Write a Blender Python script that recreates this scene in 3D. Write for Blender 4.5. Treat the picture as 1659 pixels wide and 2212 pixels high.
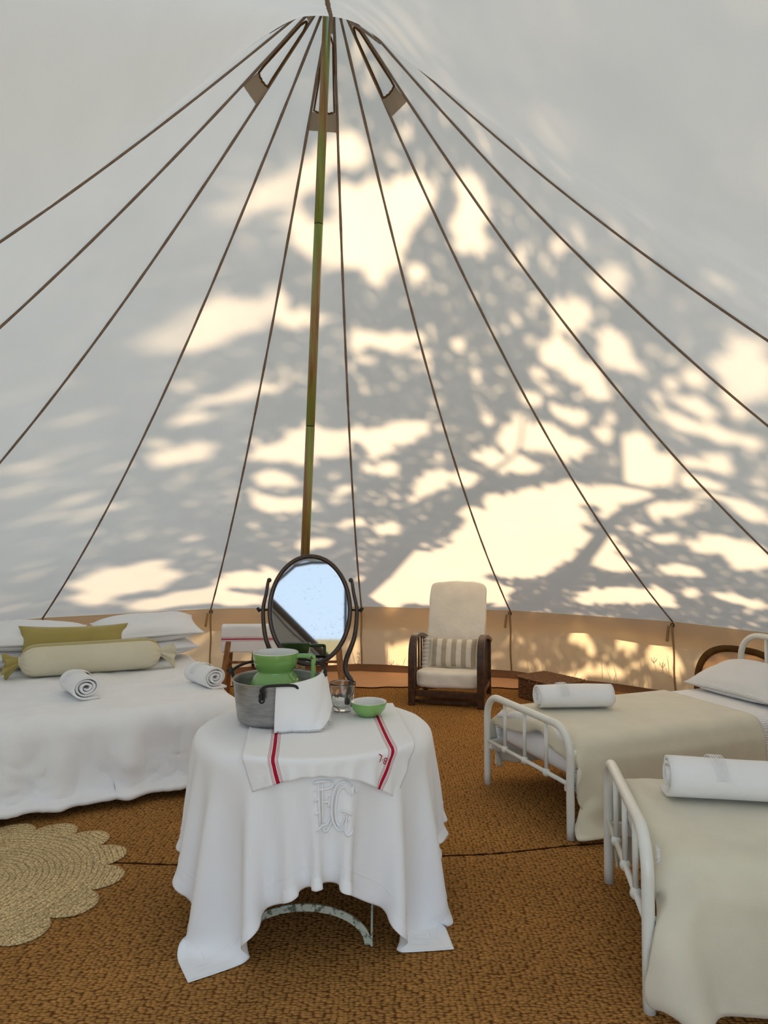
import bpy, bmesh, math, random
import numpy as np
from mathutils import Vector, Matrix

for o in list(bpy.data.objects):
    bpy.data.objects.remove(o)
C = bpy.context.scene.collection
SC = bpy.context.scene
PI = math.pi
rad = math.radians

# ------------------------------------------------------------------ camera
cam_d = bpy.data.cameras.new('camera')
cam_d.sensor_fit = 'HORIZONTAL'
cam_d.sensor_width = 36.0
cam_d.lens = 1485.17 / 1659.0 * 36.0
cam_d.clip_start = 0.05
cam_d.clip_end = 300
cam = bpy.data.objects.new('camera', cam_d)
C.objects.link(cam)
cam.location = (0, 0, 1.5)
cam.rotation_euler = (rad(90 + 2.1125), 0, 0)
SC.camera = cam

# ------------------------------------------------------------------ light
SUN_AZ, SUN_EL = rad(38), rad(31)           # measured from +Y towards +X
SUN = Vector((math.cos(SUN_EL) * math.sin(SUN_AZ), math.cos(SUN_EL) * math.cos(SUN_AZ), math.sin(SUN_EL)))
w = bpy.data.worlds.new('world')
SC.world = w
w.use_nodes = True
wn = w.node_tree
bg = wn.nodes['Background']
tcw = wn.nodes.new('ShaderNodeTexCoord')
spw = wn.nodes.new('ShaderNodeSeparateXYZ')
rpw = wn.nodes.new('ShaderNodeValToRGB')          # hazy summer sky: pale at the horizon, bluer overhead
rpw.color_ramp.elements[0].position = 0.0
rpw.color_ramp.elements[0].color = (0.62, 0.80, 1.0, 1)
rpw.color_ramp.elements[1].position = 0.9
rpw.color_ramp.elements[1].color = (0.47, 0.70, 1.0, 1)
wn.links.new(tcw.outputs['Generated'], spw.inputs[0])
wn.links.new(spw.outputs['Z'], rpw.inputs[0])
wn.links.new(rpw.outputs[0], bg.inputs[0])
bg.inputs[1].default_value = 3.0
sun_d = bpy.data.lights.new('sun', 'SUN')
sun_d.energy = 15.5
sun_d.angle = rad(0.95)
sun_d.color = (1.0, 0.88, 0.66)
sun = bpy.data.objects.new('sun', sun_d)
C.objects.link(sun)
sun.rotation_euler = SUN.to_track_quat('Z', 'Y').to_euler()
SC.view_settings.view_transform = 'Standard'
SC.view_settings.look = 'None'
SC.view_settings.exposure = 0.32
SC.view_settings.gamma = 1.0
SC.view_settings.use_curve_mapping = False

# ------------------------------------------------------------------ materials
def lin(r, g, b):
    f = lambda c: ((c / 255 + 0.055) / 1.055) ** 2.4 if c > 10 else c / 255 / 12.92
    return (f(r), f(g), f(b), 1)

class NT:
    """small wrapper that makes node graphs short to write"""
    def __init__(s, name):
        s.m = bpy.data.materials.new(name)
        s.m.use_nodes = True
        s.t = s.m.node_tree
        s.b = s.t.nodes.get('Principled BSDF')
        s.out = s.t.nodes.get('Material Output')
    def n(s, typ, **kw):
        nd = s.t.nodes.new(typ)
        for k, v in kw.items():
            if k.startswith('i_'):
                nd.inputs[k[2:].replace('_', ' ')].default_value = v
            else:
                setattr(nd, k, v)
        return nd
    def l(s, a, b):
        s.t.links.new(a, b)
    def coord(s, kind='Object', scale=(1, 1, 1), rot=(0, 0, 0)):
        tc = s.n('ShaderNodeTexCoord')
        mp = s.n('ShaderNodeMapping')
        mp.inputs['Scale'].default_value = scale
        mp.inputs['Rotation'].default_value = rot
        s.l(tc.outputs[kind], mp.inputs[0])
        return mp.outputs[0]
    def noise(s, vec, scale, detail=3, rough=0.5):
        nd = s.n('ShaderNodeTexNoise')
        nd.inputs['Scale'].default_value = scale
        nd.inputs['Detail'].default_value = detail
        nd.inputs['Roughness'].default_value = rough
        s.l(vec, nd.inputs['Vector'])
        return nd.outputs['Fac']
    def ramp(s, fac, stops, interp='LINEAR'):
        r = s.n('ShaderNodeValToRGB')
        r.color_ramp.interpolation = interp
        e = r.color_ramp.elements
        while len(e) < len(stops):
            e.new(0.5)
        for k, (p, c) in enumerate(stops):
            e[k].position = p
            e[k].color = c
        s.l(fac, r.inputs[0])
        return r.outputs[0]
    def math(s, op, a, b=None):
        nd = s.n('ShaderNodeMath', operation=op)
        for k, v in enumerate((a, b)):
            if v is None:
                continue
            if isinstance(v, (int, float)):
                nd.inputs[k].default_value = v
            else:
                s.l(v, nd.inputs[k])
        return nd.outputs[0]
    def bump(s, h, strength=0.3, dist=0.01, prev=None):
        nd = s.n('ShaderNodeBump')
        nd.inputs['Strength'].default_value = strength
        nd.inputs['Distance'].default_value = dist
        s.l(h, nd.inputs['Height'])
        if prev is not None:
            s.l(prev, nd.inputs['Normal'])
        return nd.outputs[0]

def fabric(name, col, var=0.06, weave=700, wr=0.25, wrscale=9, rough=0.95, sheen=0.15, fine=0.12, trans=0.0):
    t = NT(name)
    v = t.coord('Object')
    n1 = t.noise(v, 6, 4)
    c2 = tuple(min(1, c * (1 - var * 2)) for c in col[:3]) + (1,)
    colr = t.ramp(n1, [(0.3, c2), (0.7, col)])
    t.l(colr, t.b.inputs['Base Color'])
    t.b.inputs['Roughness'].default_value = rough
    t.b.inputs['Sheen Weight'].default_value = sheen
    t.b.inputs['Specular IOR Level'].default_value = 0.15
    b1 = t.bump(t.noise(v, wrscale, 4, 0.55), wr, 0.02)
    b2 = t.bump(t.noise(v, weave, 2), fine, 0.002, b1)
    t.l(b2, t.b.inputs['Normal'])
    if trans:
        tr = t.n('ShaderNodeBsdfTranslucent')
        t.l(colr, tr.inputs[0])
        t.l(b2, tr.inputs['Normal'])
        mx = t.n('ShaderNodeMixShader')
        mx.inputs[0].default_value = trans
        t.l(t.b.outputs[0], mx.inputs[1])
        t.l(tr.outputs[0], mx.inputs[2])
        t.l(mx.outputs[0], t.out.inputs[0])
    return t.m

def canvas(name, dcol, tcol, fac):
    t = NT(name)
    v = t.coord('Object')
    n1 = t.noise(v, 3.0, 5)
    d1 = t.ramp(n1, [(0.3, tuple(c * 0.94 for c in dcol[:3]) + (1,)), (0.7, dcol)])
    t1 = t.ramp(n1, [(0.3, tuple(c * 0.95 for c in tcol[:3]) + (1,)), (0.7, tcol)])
    b1 = t.bump(t.noise(v, 2.2, 4), 0.15, 0.05)
    b2 = t.bump(t.noise(v, 420, 2), 0.10, 0.002, b1)
    df = t.n('ShaderNodeBsdfDiffuse')
    tr = t.n('ShaderNodeBsdfTranslucent')
    t.l(d1, df.inputs[0]); t.l(t1, tr.inputs[0])
    t.l(b2, df.inputs['Normal']); t.l(b2, tr.inputs['Normal'])
    mx = t.n('ShaderNodeMixShader')
    mx.inputs[0].default_value = fac
    t.l(df.outputs[0], mx.inputs[1]); t.l(tr.outputs[0], mx.inputs[2])
    t.l(mx.outputs[0], t.out.inputs[0])
    t.t.nodes.remove(t.b)
    return t.m

def plain(name, col, rough=0.5, metal=0.0, spec=0.5, var=0.0, vscale=20, bump=0.0, bscale=60, coat=0.0):
    t = NT(name)
    t.b.inputs['Base Color'].default_value = col
    t.b.inputs['Roughness'].default_value = rough
    t.b.inputs['Metallic'].default_value = metal
    t.b.inputs['Specular IOR Level'].default_value = spec
    t.b.inputs['Coat Weight'].default_value = coat
    v = t.coord('Object')
    if var:
        c2 = tuple(c * (1 - var) for c in col[:3]) + (1,)
        t.l(t.ramp(t.noise(v, vscale, 4), [(0.3, c2), (0.7, col)]), t.b.inputs['Base Color'])
    if bump:
        t.l(t.bump(t.noise(v, bscale, 3), bump, 0.004), t.b.inputs['Normal'])
    return t.m

def wood(name, dark, light, scale=(6, 60, 60), rough=0.4, coat=0.2):
    t = NT(name)
    v = t.coord('Object', scale)
    t.l(t.ramp(t.noise(v, 1.5, 5, 0.6), [(0.3, dark), (0.7, light)]), t.b.inputs['Base Color'])
    t.b.inputs['Roughness'].default_value = rough
    t.b.inputs['Coat Weight'].default_value = coat
    t.l(t.bump(t.noise(v, 3, 3), 0.08, 0.003), t.b.inputs['Normal'])
    return t.m

def coir_mat(name, base, dark, sx=34.0, sy=62.0, depth=0.009, rings=0.0):
    """knobbly hand-woven fibre: rows of short fat loops"""
    t = NT(name)
    v = t.coord('Object')
    nz = t.n('ShaderNodeTexNoise'); nz.inputs['Scale'].default_value = 7; nz.inputs['Detail'].default_value = 4
    t.l(v, nz.inputs['Vector'])
    vm = t.n('ShaderNodeVectorMath', operation='MULTIPLY_ADD')
    t.l(nz.outputs['Color'], vm.inputs[0]); vm.inputs[1].default_value = (0.03, 0.03, 0); t.l(v, vm.inputs[2])
    mp = t.n('ShaderNodeMapping'); mp.inputs['Scale'].default_value = (sx, sy, 1)
    t.l(vm.outputs[0], mp.inputs[0])
    vo = t.n('ShaderNodeTexVoronoi'); vo.voronoi_dimensions = '2D'
    vo.inputs['Scale'].default_value = 1.0
    vo.inputs['Randomness'].default_value = 0.62
    t.l(mp.outputs[0], vo.inputs['Vector'])
    loops = t.ramp(vo.outputs['Distance'], [(0.12, base), (0.40, tuple(c * 0.78 for c in base[:3]) + (1,)), (0.66, dark)])
    rnd_ = t.n('ShaderNodeSeparateColor'); t.l(vo.outputs['Color'], rnd_.inputs[0])
    fib = t.noise(v, 300, 3)
    big = t.noise(v, 1.6, 3)
    def mult(c, r):
        mx = t.n('ShaderNodeMix', data_type='RGBA', blend_type='MULTIPLY')
        mx.inputs[0].default_value = 1.0
        t.l(c, mx.inputs[6]); t.l(r, mx.inputs[7])
        return mx.outputs[2]
    c = mult(loops, t.ramp(fib, [(0.25, (0.60, 0.57, 0.52, 1)), (0.75, (1.15, 1.12, 1.08, 1))]))
    c = mult(c, t.ramp(rnd_.outputs[0], [(0.0, (0.80, 0.80, 0.78, 1)), (1.0, (1.15, 1.12, 1.1, 1))]))
    c = mult(c, t.ramp(big, [(0.3, (0.85, 0.85, 0.85, 1)), (0.7, (1.1, 1.1, 1.1, 1))]))
    if rings:                                  # plaits wound round and round
        sp = t.n('ShaderNodeVectorMath', operation='LENGTH')
        t.l(vm.outputs[0], sp.inputs[0])
        w_ = t.math('ABSOLUTE', t.math('SINE', t.math('MULTIPLY', sp.outputs['Value'], PI / rings)))
        c = mult(c, t.ramp(w_, [(0.0, (0.52, 0.48, 0.42, 1)), (0.45, (1, 1, 1, 1))]))
    t.l(c, t.b.inputs['Base Color'])
    t.b.inputs['Roughness'].default_value = 1.0
    t.b.inputs['Specular IOR Level'].default_value = 0.05
    h = t.math('ADD', t.math('SUBTRACT', 1.0, vo.outputs['Distance']), t.math('MULTIPLY', fib, 0.35))
    t.l(t.bump(h, 0.9, depth), t.b.inputs['Normal'])
    return t.m

M = {}
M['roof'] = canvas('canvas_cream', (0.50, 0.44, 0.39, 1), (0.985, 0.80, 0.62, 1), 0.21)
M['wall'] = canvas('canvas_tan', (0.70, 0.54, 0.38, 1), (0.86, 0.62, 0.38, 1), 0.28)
M['valance'] = canvas('canvas_valance', (0.62, 0.50, 0.35, 1), (0.75, 0.58, 0.36, 1), 0.30)
M['seam'] = plain('seam_tape', lin(152, 134, 118), 0.95, spec=0.05, var=0.25, vscale=30)
M['rope'] = plain('rope_tan', lin(170, 140, 100), 0.95, spec=0.05, var=0.2)
M['binding'] = plain('brown_binding', lin(112, 82, 48), 0.95, spec=0.05, var=0.35, vscale=14)
M['pocket'] = canvas('canvas_pocket', (0.40, 0.33, 0.26, 1), (0.42, 0.33, 0.24, 1), 0.35)
M['iron'] = plain('black_iron', lin(30, 27, 26), 0.5, spec=0.4, bump=0.1)
M['ground_sheet'] = plain('groundsheet', lin(214, 164, 122), 0.7, spec=0.2, var=0.12, vscale=3)
M['lip'] = plain('groundsheet_lip', lin(126, 86, 54), 0.6, spec=0.3, var=0.25, vscale=5)
M['coir'] = coir_mat('coir', lin(196, 146, 86), lin(112, 74, 38), 54.0, 96.0, 0.006)
M['coir_edge'] = plain('coir_edge', lin(62, 38, 22), 1.0, spec=0.02, var=0.4, vscale=80)
M['jute'] = coir_mat('jute', lin(250, 228, 180), lin(186, 156, 108), 80.0, 110.0, 0.004, 0.026)
M['linen'] = fabric('white_linen', (0.92, 0.92, 0.93, 1), 0.02, 900, 0.12, 7)
M['cloth'] = fabric('tablecloth_damask', (0.92, 0.92, 0.93, 1), 0.01, 900, 0.10, 10)
M['duvet'] = fabric('duvet_linen', (0.92, 0.92, 0.93, 1), 0.02, 700, 0.55, 6)
M['pillow'] = fabric('pillow_cotton', (0.92, 0.92, 0.93, 1), 0.02, 800, 0.35, 7)
M['terry'] = fabric('white_terry', (0.92, 0.92, 0.93, 1), 0.02, 320, 0.25, 20, fine=0.7)
M['blanket'] = fabric('cream_wool', (0.76, 0.71, 0.56, 1), 0.05, 260, 0.2, 5, fine=0.5, sheen=0.4)
M['mustard'] = fabric('mustard_velvet', lin(176, 160, 92), 0.06, 500, 0.15, 8, sheen=0.5)
M['bolster_cream'] = fabric('bolster_cream', lin(220, 212, 186), 0.03, 500, 0.2, 8)
M['chair_cover'] = fabric('calico_cover', lin(240, 234, 222), 0.04, 700, 0.5, 7)
M['wood_dark'] = wood('dark_walnut', lin(38, 22, 14), lin(84, 52, 32), (14, 14, 14))
M['wood_mirror'] = wood('mirror_mahogany', lin(34, 20, 13), lin(66, 42, 28), (20, 20, 20), 0.35, 0.3)
M['wood_pine'] = wood('aged_pine', lin(120, 78, 42), lin(176, 124, 72), (30, 30, 5), 0.6, 0.0)
M['white_paint'] = plain('white_wood_paint', lin(225, 222, 214), 0.6, var=0.08)
M['bed_metal'] = plain('cream_enamel', lin(232, 232, 224), 0.32, spec=0.5, coat=0.25, var=0.03)
M['celadon'] = plain('green_glaze', lin(128, 176, 96), 0.12, spec=0.6, coat=0.4, var=0.06, vscale=8)
M['porcelain'] = plain('white_glaze', lin(226, 228, 222), 0.12, spec=0.6, coat=0.3)
M['bamboo'] = None
M['red'] = plain('red_thread', lin(176, 30, 52), 0.9, spec=0.1)
M['wicker'] = wood('dark_wicker', lin(70, 44, 26), lin(158, 108, 66), (40, 40, 40), 0.6, 0.1)
M['bark'] = plain('bark', lin(92, 76, 60), 0.95, spec=0.1, var=0.4, vscale=12, bump=0.6, bscale=20)
M['leaf'] = plain('leaf', lin(88, 106, 60), 0.7, spec=0.2, var=0.3)
M['grass_dry'] = plain('dry_grass', lin(190, 168, 112), 0.9, spec=0.05, var=0.3)
M['earth'] = plain('dry_meadow', lin(178, 158, 112), 1.0, spec=0.05, var=0.3, vscale=3)

def glass_material():
    t = NT('clear_glass')
    t.b.inputs['Base Color'].default_value = (0.97, 0.99, 0.98, 1)
    t.b.inputs['Roughness'].default_value = 0.01
    t.b.inputs['IOR'].default_value = 1.45
    t.b.inputs['Transmission Weight'].default_value = 1.0
    return t.m
M['glass'] = glass_material()

def mirror_material():
    t = NT('foxed_mirror')
    v = t.coord('Object')
    sp = t.noise(v, 70, 5, 0.75)
    cl = t.noise(v, 7, 3)
    m = t.math('ADD', sp, t.math('MULTIPLY', cl, 0.35))
    c = t.ramp(m, [(0.77, (0.275, 0.27, 0.265, 1)), (0.90, (0.16, 0.165, 0.16, 1))])
    t.l(c, t.b.inputs['Base Color'])
    t.b.inputs['Metallic'].default_value = 1.0
    t.b.inputs['Roughness'].default_value = 0.03
    return t.m
M['mirror'] = mirror_material()

def aluminium():
    t = NT('worn_aluminium')
    v = t.coord('Object', (1, 1, 6))
    t.l(t.ramp(t.noise(v, 9, 5, 0.6), [(0.3, lin(140, 140, 138)), (0.7, lin(186, 186, 184))]), t.b.inputs['Base Color'])
    t.b.inputs['Metallic'].default_value = 0.9
    t.b.inputs['Roughness'].default_value = 0.36
    t.l(t.bump(t.noise(t.coord('Object', (6, 6, 90)), 4, 3), 0.06, 0.003), t.b.inputs['Normal'])
    return t.m
M['alu'] = aluminium()

def pole_material():
    t = NT('green_brown_pole')
    v = t.coord('Object', (22, 22, 1.1))
    t.l(t.ramp(t.noise(v, 1.6, 4, 0.6), [(0.36, lin(128, 84, 52)), (0.47, lin(150, 120, 64)), (0.54, lin(122, 140, 56)), (0.68, lin(146, 158, 76))]), t.b.inputs['Base Color'])
    t.b.inputs['Roughness'].default_value = 0.3
    t.b.inputs['Metallic'].default_value = 0.0
    return t.m
M['bamboo'] = pole_material()

def flaking_paint():
    t = NT('flaking_green_white_paint')
    v = t.coord('Object')
    t.l(t.ramp(t.noise(v, 34, 5, 0.7), [(0.42, lin(92, 94, 76)), (0.5, lin(186, 190, 172))]), t.b.inputs['Base Color'])
    t.b.inputs['Roughness'].default_value = 0.7
    return t.m
M['flaking'] = flaking_paint()

def striped_towel(name, n_stripe_positions, axis=0):
    """white linen towel; red stripes at given u positions (UV), thick line between thin ones"""
    t = NT(name)
    tc = t.n('ShaderNodeTexCoord')
    sp = t.n('ShaderNodeSeparateXYZ')
    t.l(tc.outputs['UV'], sp.inputs[0])
    u = sp.outputs[axis]
    total = None
    for p, wdt in n_stripe_positions:
        d = t.math('ABSOLUTE', t.math('SUBTRACT', u, p))
        s = t.math('LESS_THAN', d, wdt)
        total = s if total is None else t.math('MAXIMUM', total, s)
    v = t.coord('Object')
    mx = t.n('ShaderNodeMix', data_type='RGBA')
    t.l(total, mx.inputs[0])
    mx.inputs[6].default_value = (0.92, 0.92, 0.93, 1)
    mx.inputs[7].default_value = lin(176, 34, 58)
    t.l(mx.outputs[2], t.b.inputs['Base Color'])
    t.b.inputs['Roughness'].default_value = 0.95
    t.b.inputs['Specular IOR Level'].default_value = 0.1
    t.l(t.bump(t.noise(v, 800, 2), 0.15, 0.002, t.bump(t.noise(v, 14, 4), 0.2, 0.02)), t.b.inputs['Normal'])
    return t.m

def cushion_stripes():
    t = NT('beige_stripe')
    tc = t.n('ShaderNodeTexCoord')
    sp = t.n('ShaderNodeSeparateXYZ')
    t.l(tc.outputs['UV'], sp.inputs[0])
    fr = t.math('FRACT', t.math('ADD', t.math('MULTIPLY', sp.outputs[0], 5.0), 0.02))
    c = t.ramp(fr, [(0.0, lin(224, 218, 204)), (0.5, lin(178, 166, 148))], 'CONSTANT')
    t.l(c, t.b.inputs['Base Color'])
    t.b.inputs['Roughness'].default_value = 0.95
    t.l(t.bump(t.noise(t.coord('Object'), 12, 4), 0.25, 0.02), t.b.inputs['Normal'])
    return t.m
M['stripe'] = cushion_stripes()

# ------------------------------------------------------------------ mesh helpers
class MB:
    def __init__(s):
        s.v, s.f, s.uv = [], [], None
    def add(s, v, f):
        o = len(s.v)
        s.v += [tuple(p) for p in v]
        s.f += [tuple(i + o for i in q) for q in f]
        return s
    def box(s, a, b, mat=None):
        x0, y0, z0 = a; x1, y1, z1 = b
        v = [(x0, y0, z0), (x1, y0, z0), (x1, y1, z0), (x0, y1, z0), (x0, y0, z1), (x1, y0, z1), (x1, y1, z1), (x0, y1, z1)]
        if mat is not None:
            v = [tuple(mat @ Vector(p)) for p in v]
        return s.add(v, [(3, 2, 1, 0), (4, 5, 6, 7), (0, 1, 5, 4), (1, 2, 6, 5), (2, 3, 7, 6), (3, 0, 4, 7)])
    def beam(s, p, q, wdt, thk, up=(0, 0, 1)):
        p, q = Vector(p), Vector(q)
        d = (q - p); L = d.length; d.normalize()
        side = d.cross(Vector(up))
        if side.length < 1e-4:
            side = d.cross(Vector((0, 1, 0)))
        side.normalize()
        n = side.cross(d)
        m = Matrix((side, d, n)).transposed().to_4x4()
        m.translation = p
        return s.box((-wdt / 2, 0, -thk / 2), (wdt / 2, L, thk / 2), m)
    def tube(s, path, r, seg=10, closed=False, cap=True):
        P = [Vector(p) for p in path]
        n = len(P)
        R = r if hasattr(r, '__len__') else [r] * n
        T = []
        for i in range(n):
            if closed:
                t = P[(i + 1) % n] - P[i - 1]
            else:
                t = P[min(i + 1, n - 1)] - P[max(i - 1, 0)]
            T.append(t.normalized())
        up = Vector((0, 0, 1)) if abs(T[0].z) < 0.9 else Vector((1, 0, 0))
        nrm = (up - T[0] * up.dot(T[0])).normalized()
        vs, fs = [], []
        for i in range(n):
            nrm = (nrm - T[i] * nrm.dot(T[i])).normalized()
            b = T[i].cross(nrm)
            for k in range(seg):
                a = 2 * PI * k / seg
                vs.append(P[i] + (nrm * math.cos(a) + b * math.sin(a)) * R[i])
        for i in range(n if closed else n - 1):
            j = (i + 1) % n
            for k in range(seg):
                k2 = (k + 1) % seg
                fs.append((i * seg + k, i * seg + k2, j * seg + k2, j * seg + k))
        if cap and not closed:
            fs.append(tuple(range(seg - 1, -1, -1)))
            fs.append(tuple((n - 1) * seg + k for k in range(seg)))
        return s.add(vs, fs)
    def lathe(s, prof, seg=40, a0=0, a1=2 * PI, center=(0, 0, 0)):
        full = abs(a1 - a0 - 2 * PI) < 1e-6
        m = seg if full else seg + 1
        vs, fs = [], []
        cx, cy, cz = center
        for r, z in prof:
            for k in range(m):
                a = a0 + (a1 - a0) * k / seg
                vs.append((cx + r * math.cos(a), cy + r * math.sin(a), cz + z))
        for i in range(len(prof) - 1):
            for k in range(seg):
                k2 = (k + 1) % m
                fs.append((i * m + k, i * m + k2, (i + 1) * m + k2, (i + 1) * m + k))
        return s.add(vs, fs)
    def grid(s, P, closed_u=False):
        nu, nv = P.shape[:2]
        fs = []
        for i in range(nu if closed_u else nu - 1):
            i2 = (i + 1) % nu
            for j in range(nv - 1):
                fs.append((i * nv + j, i2 * nv + j, i2 * nv + j + 1, i * nv + j + 1))
        return s.add(P.reshape(-1, 3).tolist(), fs)
    def ball(s, c, r, seg=12, rings=8, sz=1.0):
        prof = [(max(1e-5, r * math.sin(PI * i / rings)), -r * sz * math.cos(PI * i / rings)) for i in range(rings + 1)]
        return s.lathe(prof, seg, center=c)
    def build(s, name, mat, parent=None, smooth=True, merge=0.0, bevel=0.0, subd=0, solid=0.0, auto=None):
        me = bpy.data.meshes.new(name)
        me.from_pydata(s.v, [], s.f)
        if merge or auto == 'n':
            bm = bmesh.new(); bm.from_mesh(me)
            if merge:
                bmesh.ops.remove_doubles(bm, verts=bm.verts, dist=merge)
            bmesh.ops.recalc_face_normals(bm, faces=bm.faces)
            bm.to_mesh(me); bm.free()
        if smooth:
            me.polygons.foreach_set('use_smooth', [True] * len(me.polygons))
        me.materials.append(mat)
        o = bpy.data.objects.new(name, me)
        C.objects.link(o)
        if parent is not None:
            o.parent = parent
        if solid:
            md = o.modifiers.new('solid', 'SOLIDIFY'); md.thickness = solid; md.offset = 0
        if bevel:
            md = o.modifiers.new('bevel', 'BEVEL'); md.width = bevel; md.segments = 3; md.limit_method = 'ANGLE'; md.angle_limit = rad(40)
        if subd:
            md = o.modifiers.new('subd', 'SUBSURF'); md.levels = subd; md.render_levels = subd
        return o

def empty(name, loc=(0, 0, 0), rz=0, label=None, cat=None, group=None, kind=None):
    o = bpy.data.objects.new(name, None)
    C.objects.link(o)
    o.location = loc
    o.rotation_euler = (0, 0, rz)
    o.empty_display_size = 0.1
    tag(o, label, cat, group, kind)
    return o

def tag(o, label=None, cat=None, group=None, kind=None):
    if label: o['label'] = label
    if cat: o['category'] = cat
    if group: o['group'] = group
    if kind: o['kind'] = kind
    return o

def share(src, name, parent, mat4=None):
    o = src.copy()
    o.name = name
    C.objects.link(o)
    o.parent = parent
    return o

def setuv(o, uvs):
    """uvs: per-vertex array"""
    me = o.data
    lay = me.uv_layers.new(name='UVMap')
    idx = np.zeros(len(me.loops), dtype=np.int32)
    me.loops.foreach_get('vertex_index', idx)
    lay.data.foreach_set('uv', np.asarray(uvs, dtype=np.float32)[idx].ravel())

def catmull(pts, n=8):
    P = [Vector(p) for p in pts]
    out = []
    for i in range(len(P) - 1):
        p0, p1, p2, p3 = P[max(i - 1, 0)], P[i], P[i + 1], P[min(i + 2, len(P) - 1)]
        for k in range(n):
            t = k / n
            out.append(0.5 * ((2 * p1) + (-p0 + p2) * t + (2 * p0 - 5 * p1 + 4 * p2 - p3) * t * t + (-p0 + 3 * p1 - 3 * p2 + p3) * t ** 3))
    out.append(P[-1])
    return out

_rs = np.random.RandomState(7)
def vnoise(x, y, seed=0):
    """smooth value noise on arrays"""
    r = np.random.RandomState(1000 + seed)
    tab = r.rand(64, 64)
    xi = np.floor(x).astype(int); yi = np.floor(y).astype(int)
    fx = x - xi; fy = y - yi
    fx = fx * fx * (3 - 2 * fx); fy = fy * fy * (3 - 2 * fy)
    g = lambda a, b: tab[a % 64, b % 64]
    return (g(xi, yi) * (1 - fx) + g(xi + 1, yi) * fx) * (1 - fy) + (g(xi, yi + 1) * (1 - fx) + g(xi + 1, yi + 1) * fx) * fy - 0.5

# ------------------------------------------------------------------ cloth draping (position based dynamics)
def drape(P, collide, steps=160, iters=8, bend=0.15, damp=0.97, g=2.2, dt=1 / 60.0, pin=None, shear=0.5):
    P = P.copy()
    X0 = P.copy()
    V = np.zeros_like(P)
    du = np.linalg.norm(P[1:] - P[:-1], axis=-1)
    dv = np.linalg.norm(P[:, 1:] - P[:, :-1], axis=-1)
    def rest(a, b):
        return np.linalg.norm(X0[b] - X0[a], axis=-1)
    S = np.s_
    groups = []
    nu, nv = P.shape[:2]
    def sl(par, step, off, n):
        a = np.arange(par, n - off, step)
        return a
    cons = []
    for par in (0, 1):
        a = np.arange(par, nu - 1, 2); cons.append((S[par:nu - 1:2, :], S[par + 1:nu:2, :], 1.0))
        cons.append((S[:, par:nv - 1:2], S[:, par + 1:nv:2], 1.0))
    for par in (0, 1):
        cons.append((S[par:nu - 1:2, :-1], S[par + 1:nu:2, 1:], shear))
        cons.append((S[par:nu - 1:2, 1:], S[par + 1:nu:2, :-1], shear))
    bcons = []
    for par in range(4):
        na = len(range(par, nu - 2, 4))
        bcons.append((S[par:par + 4 * na:4, :], S[par + 2:par + 2 + 4 * na:4, :], bend))
        nb = len(range(par, nv - 2, 4))
        bcons.append((S[:, par:par + 4 * nb:4], S[:, par + 2:par + 2 + 4 * nb:4], bend))
    full = []
    for a, b, k in cons + bcons:
        A, B = X0[a], X0[b]
        m = min(A.shape[0], B.shape[0]); m2 = min(A.shape[1], B.shape[1])
        full.append((a, b, k, np.linalg.norm(B[:m, :m2] - A[:m, :m2], axis=-1)))
    nc = len(cons)
    for st in range(steps):
        V[..., 2] -= g * dt
        V *= damp
        Q = P + V * dt
        for it in range(iters):
            for ci, (a, b, k, r) in enumerate(full):
                if ci >= nc and it % 2:
                    continue
                A, B = Q[a], Q[b]
                m, m2 = r.shape
                A = A[:m, :m2]; B = B[:m, :m2]
                d = B - A
                L = np.sqrt((d * d).sum(-1)) + 1e-9
                c = d * (((L - r) / L) * (0.5 * k))[..., None]
                A += c
                B -= c
            if pin is not None:
                Q[pin] = X0[pin]
        Q = collide(Q, P)
        V = (Q - P) / dt
        sp = np.sqrt((V * V).sum(-1, keepdims=True))
        V *= np.minimum(1, 2.5 / (sp + 1e-9))
        P = Q
    return P

def col_floor(Q, P, z=0.012, fr=0.15):
    hit = Q[..., 2] < z
    Q[..., 2] = np.where(hit, z, Q[..., 2])
    Q[..., :2] = np.where(hit[..., None], P[..., :2] * fr + Q[..., :2] * (1 - fr), Q[..., :2])
    return Q

def col_cyl(cx, cy, R, top, th, rnd=0.02, fric=0.6):
    def f(Q, P):
        x = Q[..., 0] - cx; y = Q[..., 1] - cy
        r = np.sqrt(x * x + y * y) + 1e-9
        dr = r - (R - rnd); dz = Q[..., 2] - (top - rnd)
        mr = np.maximum(dr, 0); mz = np.maximum(dz, 0)
        out = np.sqrt(mr * mr + mz * mz)
        sd = np.where((dr > 0) | (dz > 0), out, np.maximum(dr, dz)) - rnd - th
        inside = sd < 0
        nr = np.where((dr > 0) | (dz > 0), mr / (out + 1e-9), (dr > dz) * 1.0)
        nz = np.where((dr > 0) | (dz > 0), mz / (out + 1e-9), (dr <= dz) * 1.0)
        # things that sank under the top go up, not sideways
        push = np.where(inside, -sd, 0)
        Qn = Q.copy()
        Qn[..., 0] += push * nr * x / r
        Qn[..., 1] += push * nr * y / r
        Qn[..., 2] += push * nz
        k = np.where(inside, fric, 0)[..., None]
        t = (Qn - P)
        n = np.stack([nr * x / r, nr * y / r, nz], -1)
        tn = (t * n).sum(-1, keepdims=True) * n
        Qn = Qn - (t - tn) * k
        return Qn
    return f

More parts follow.
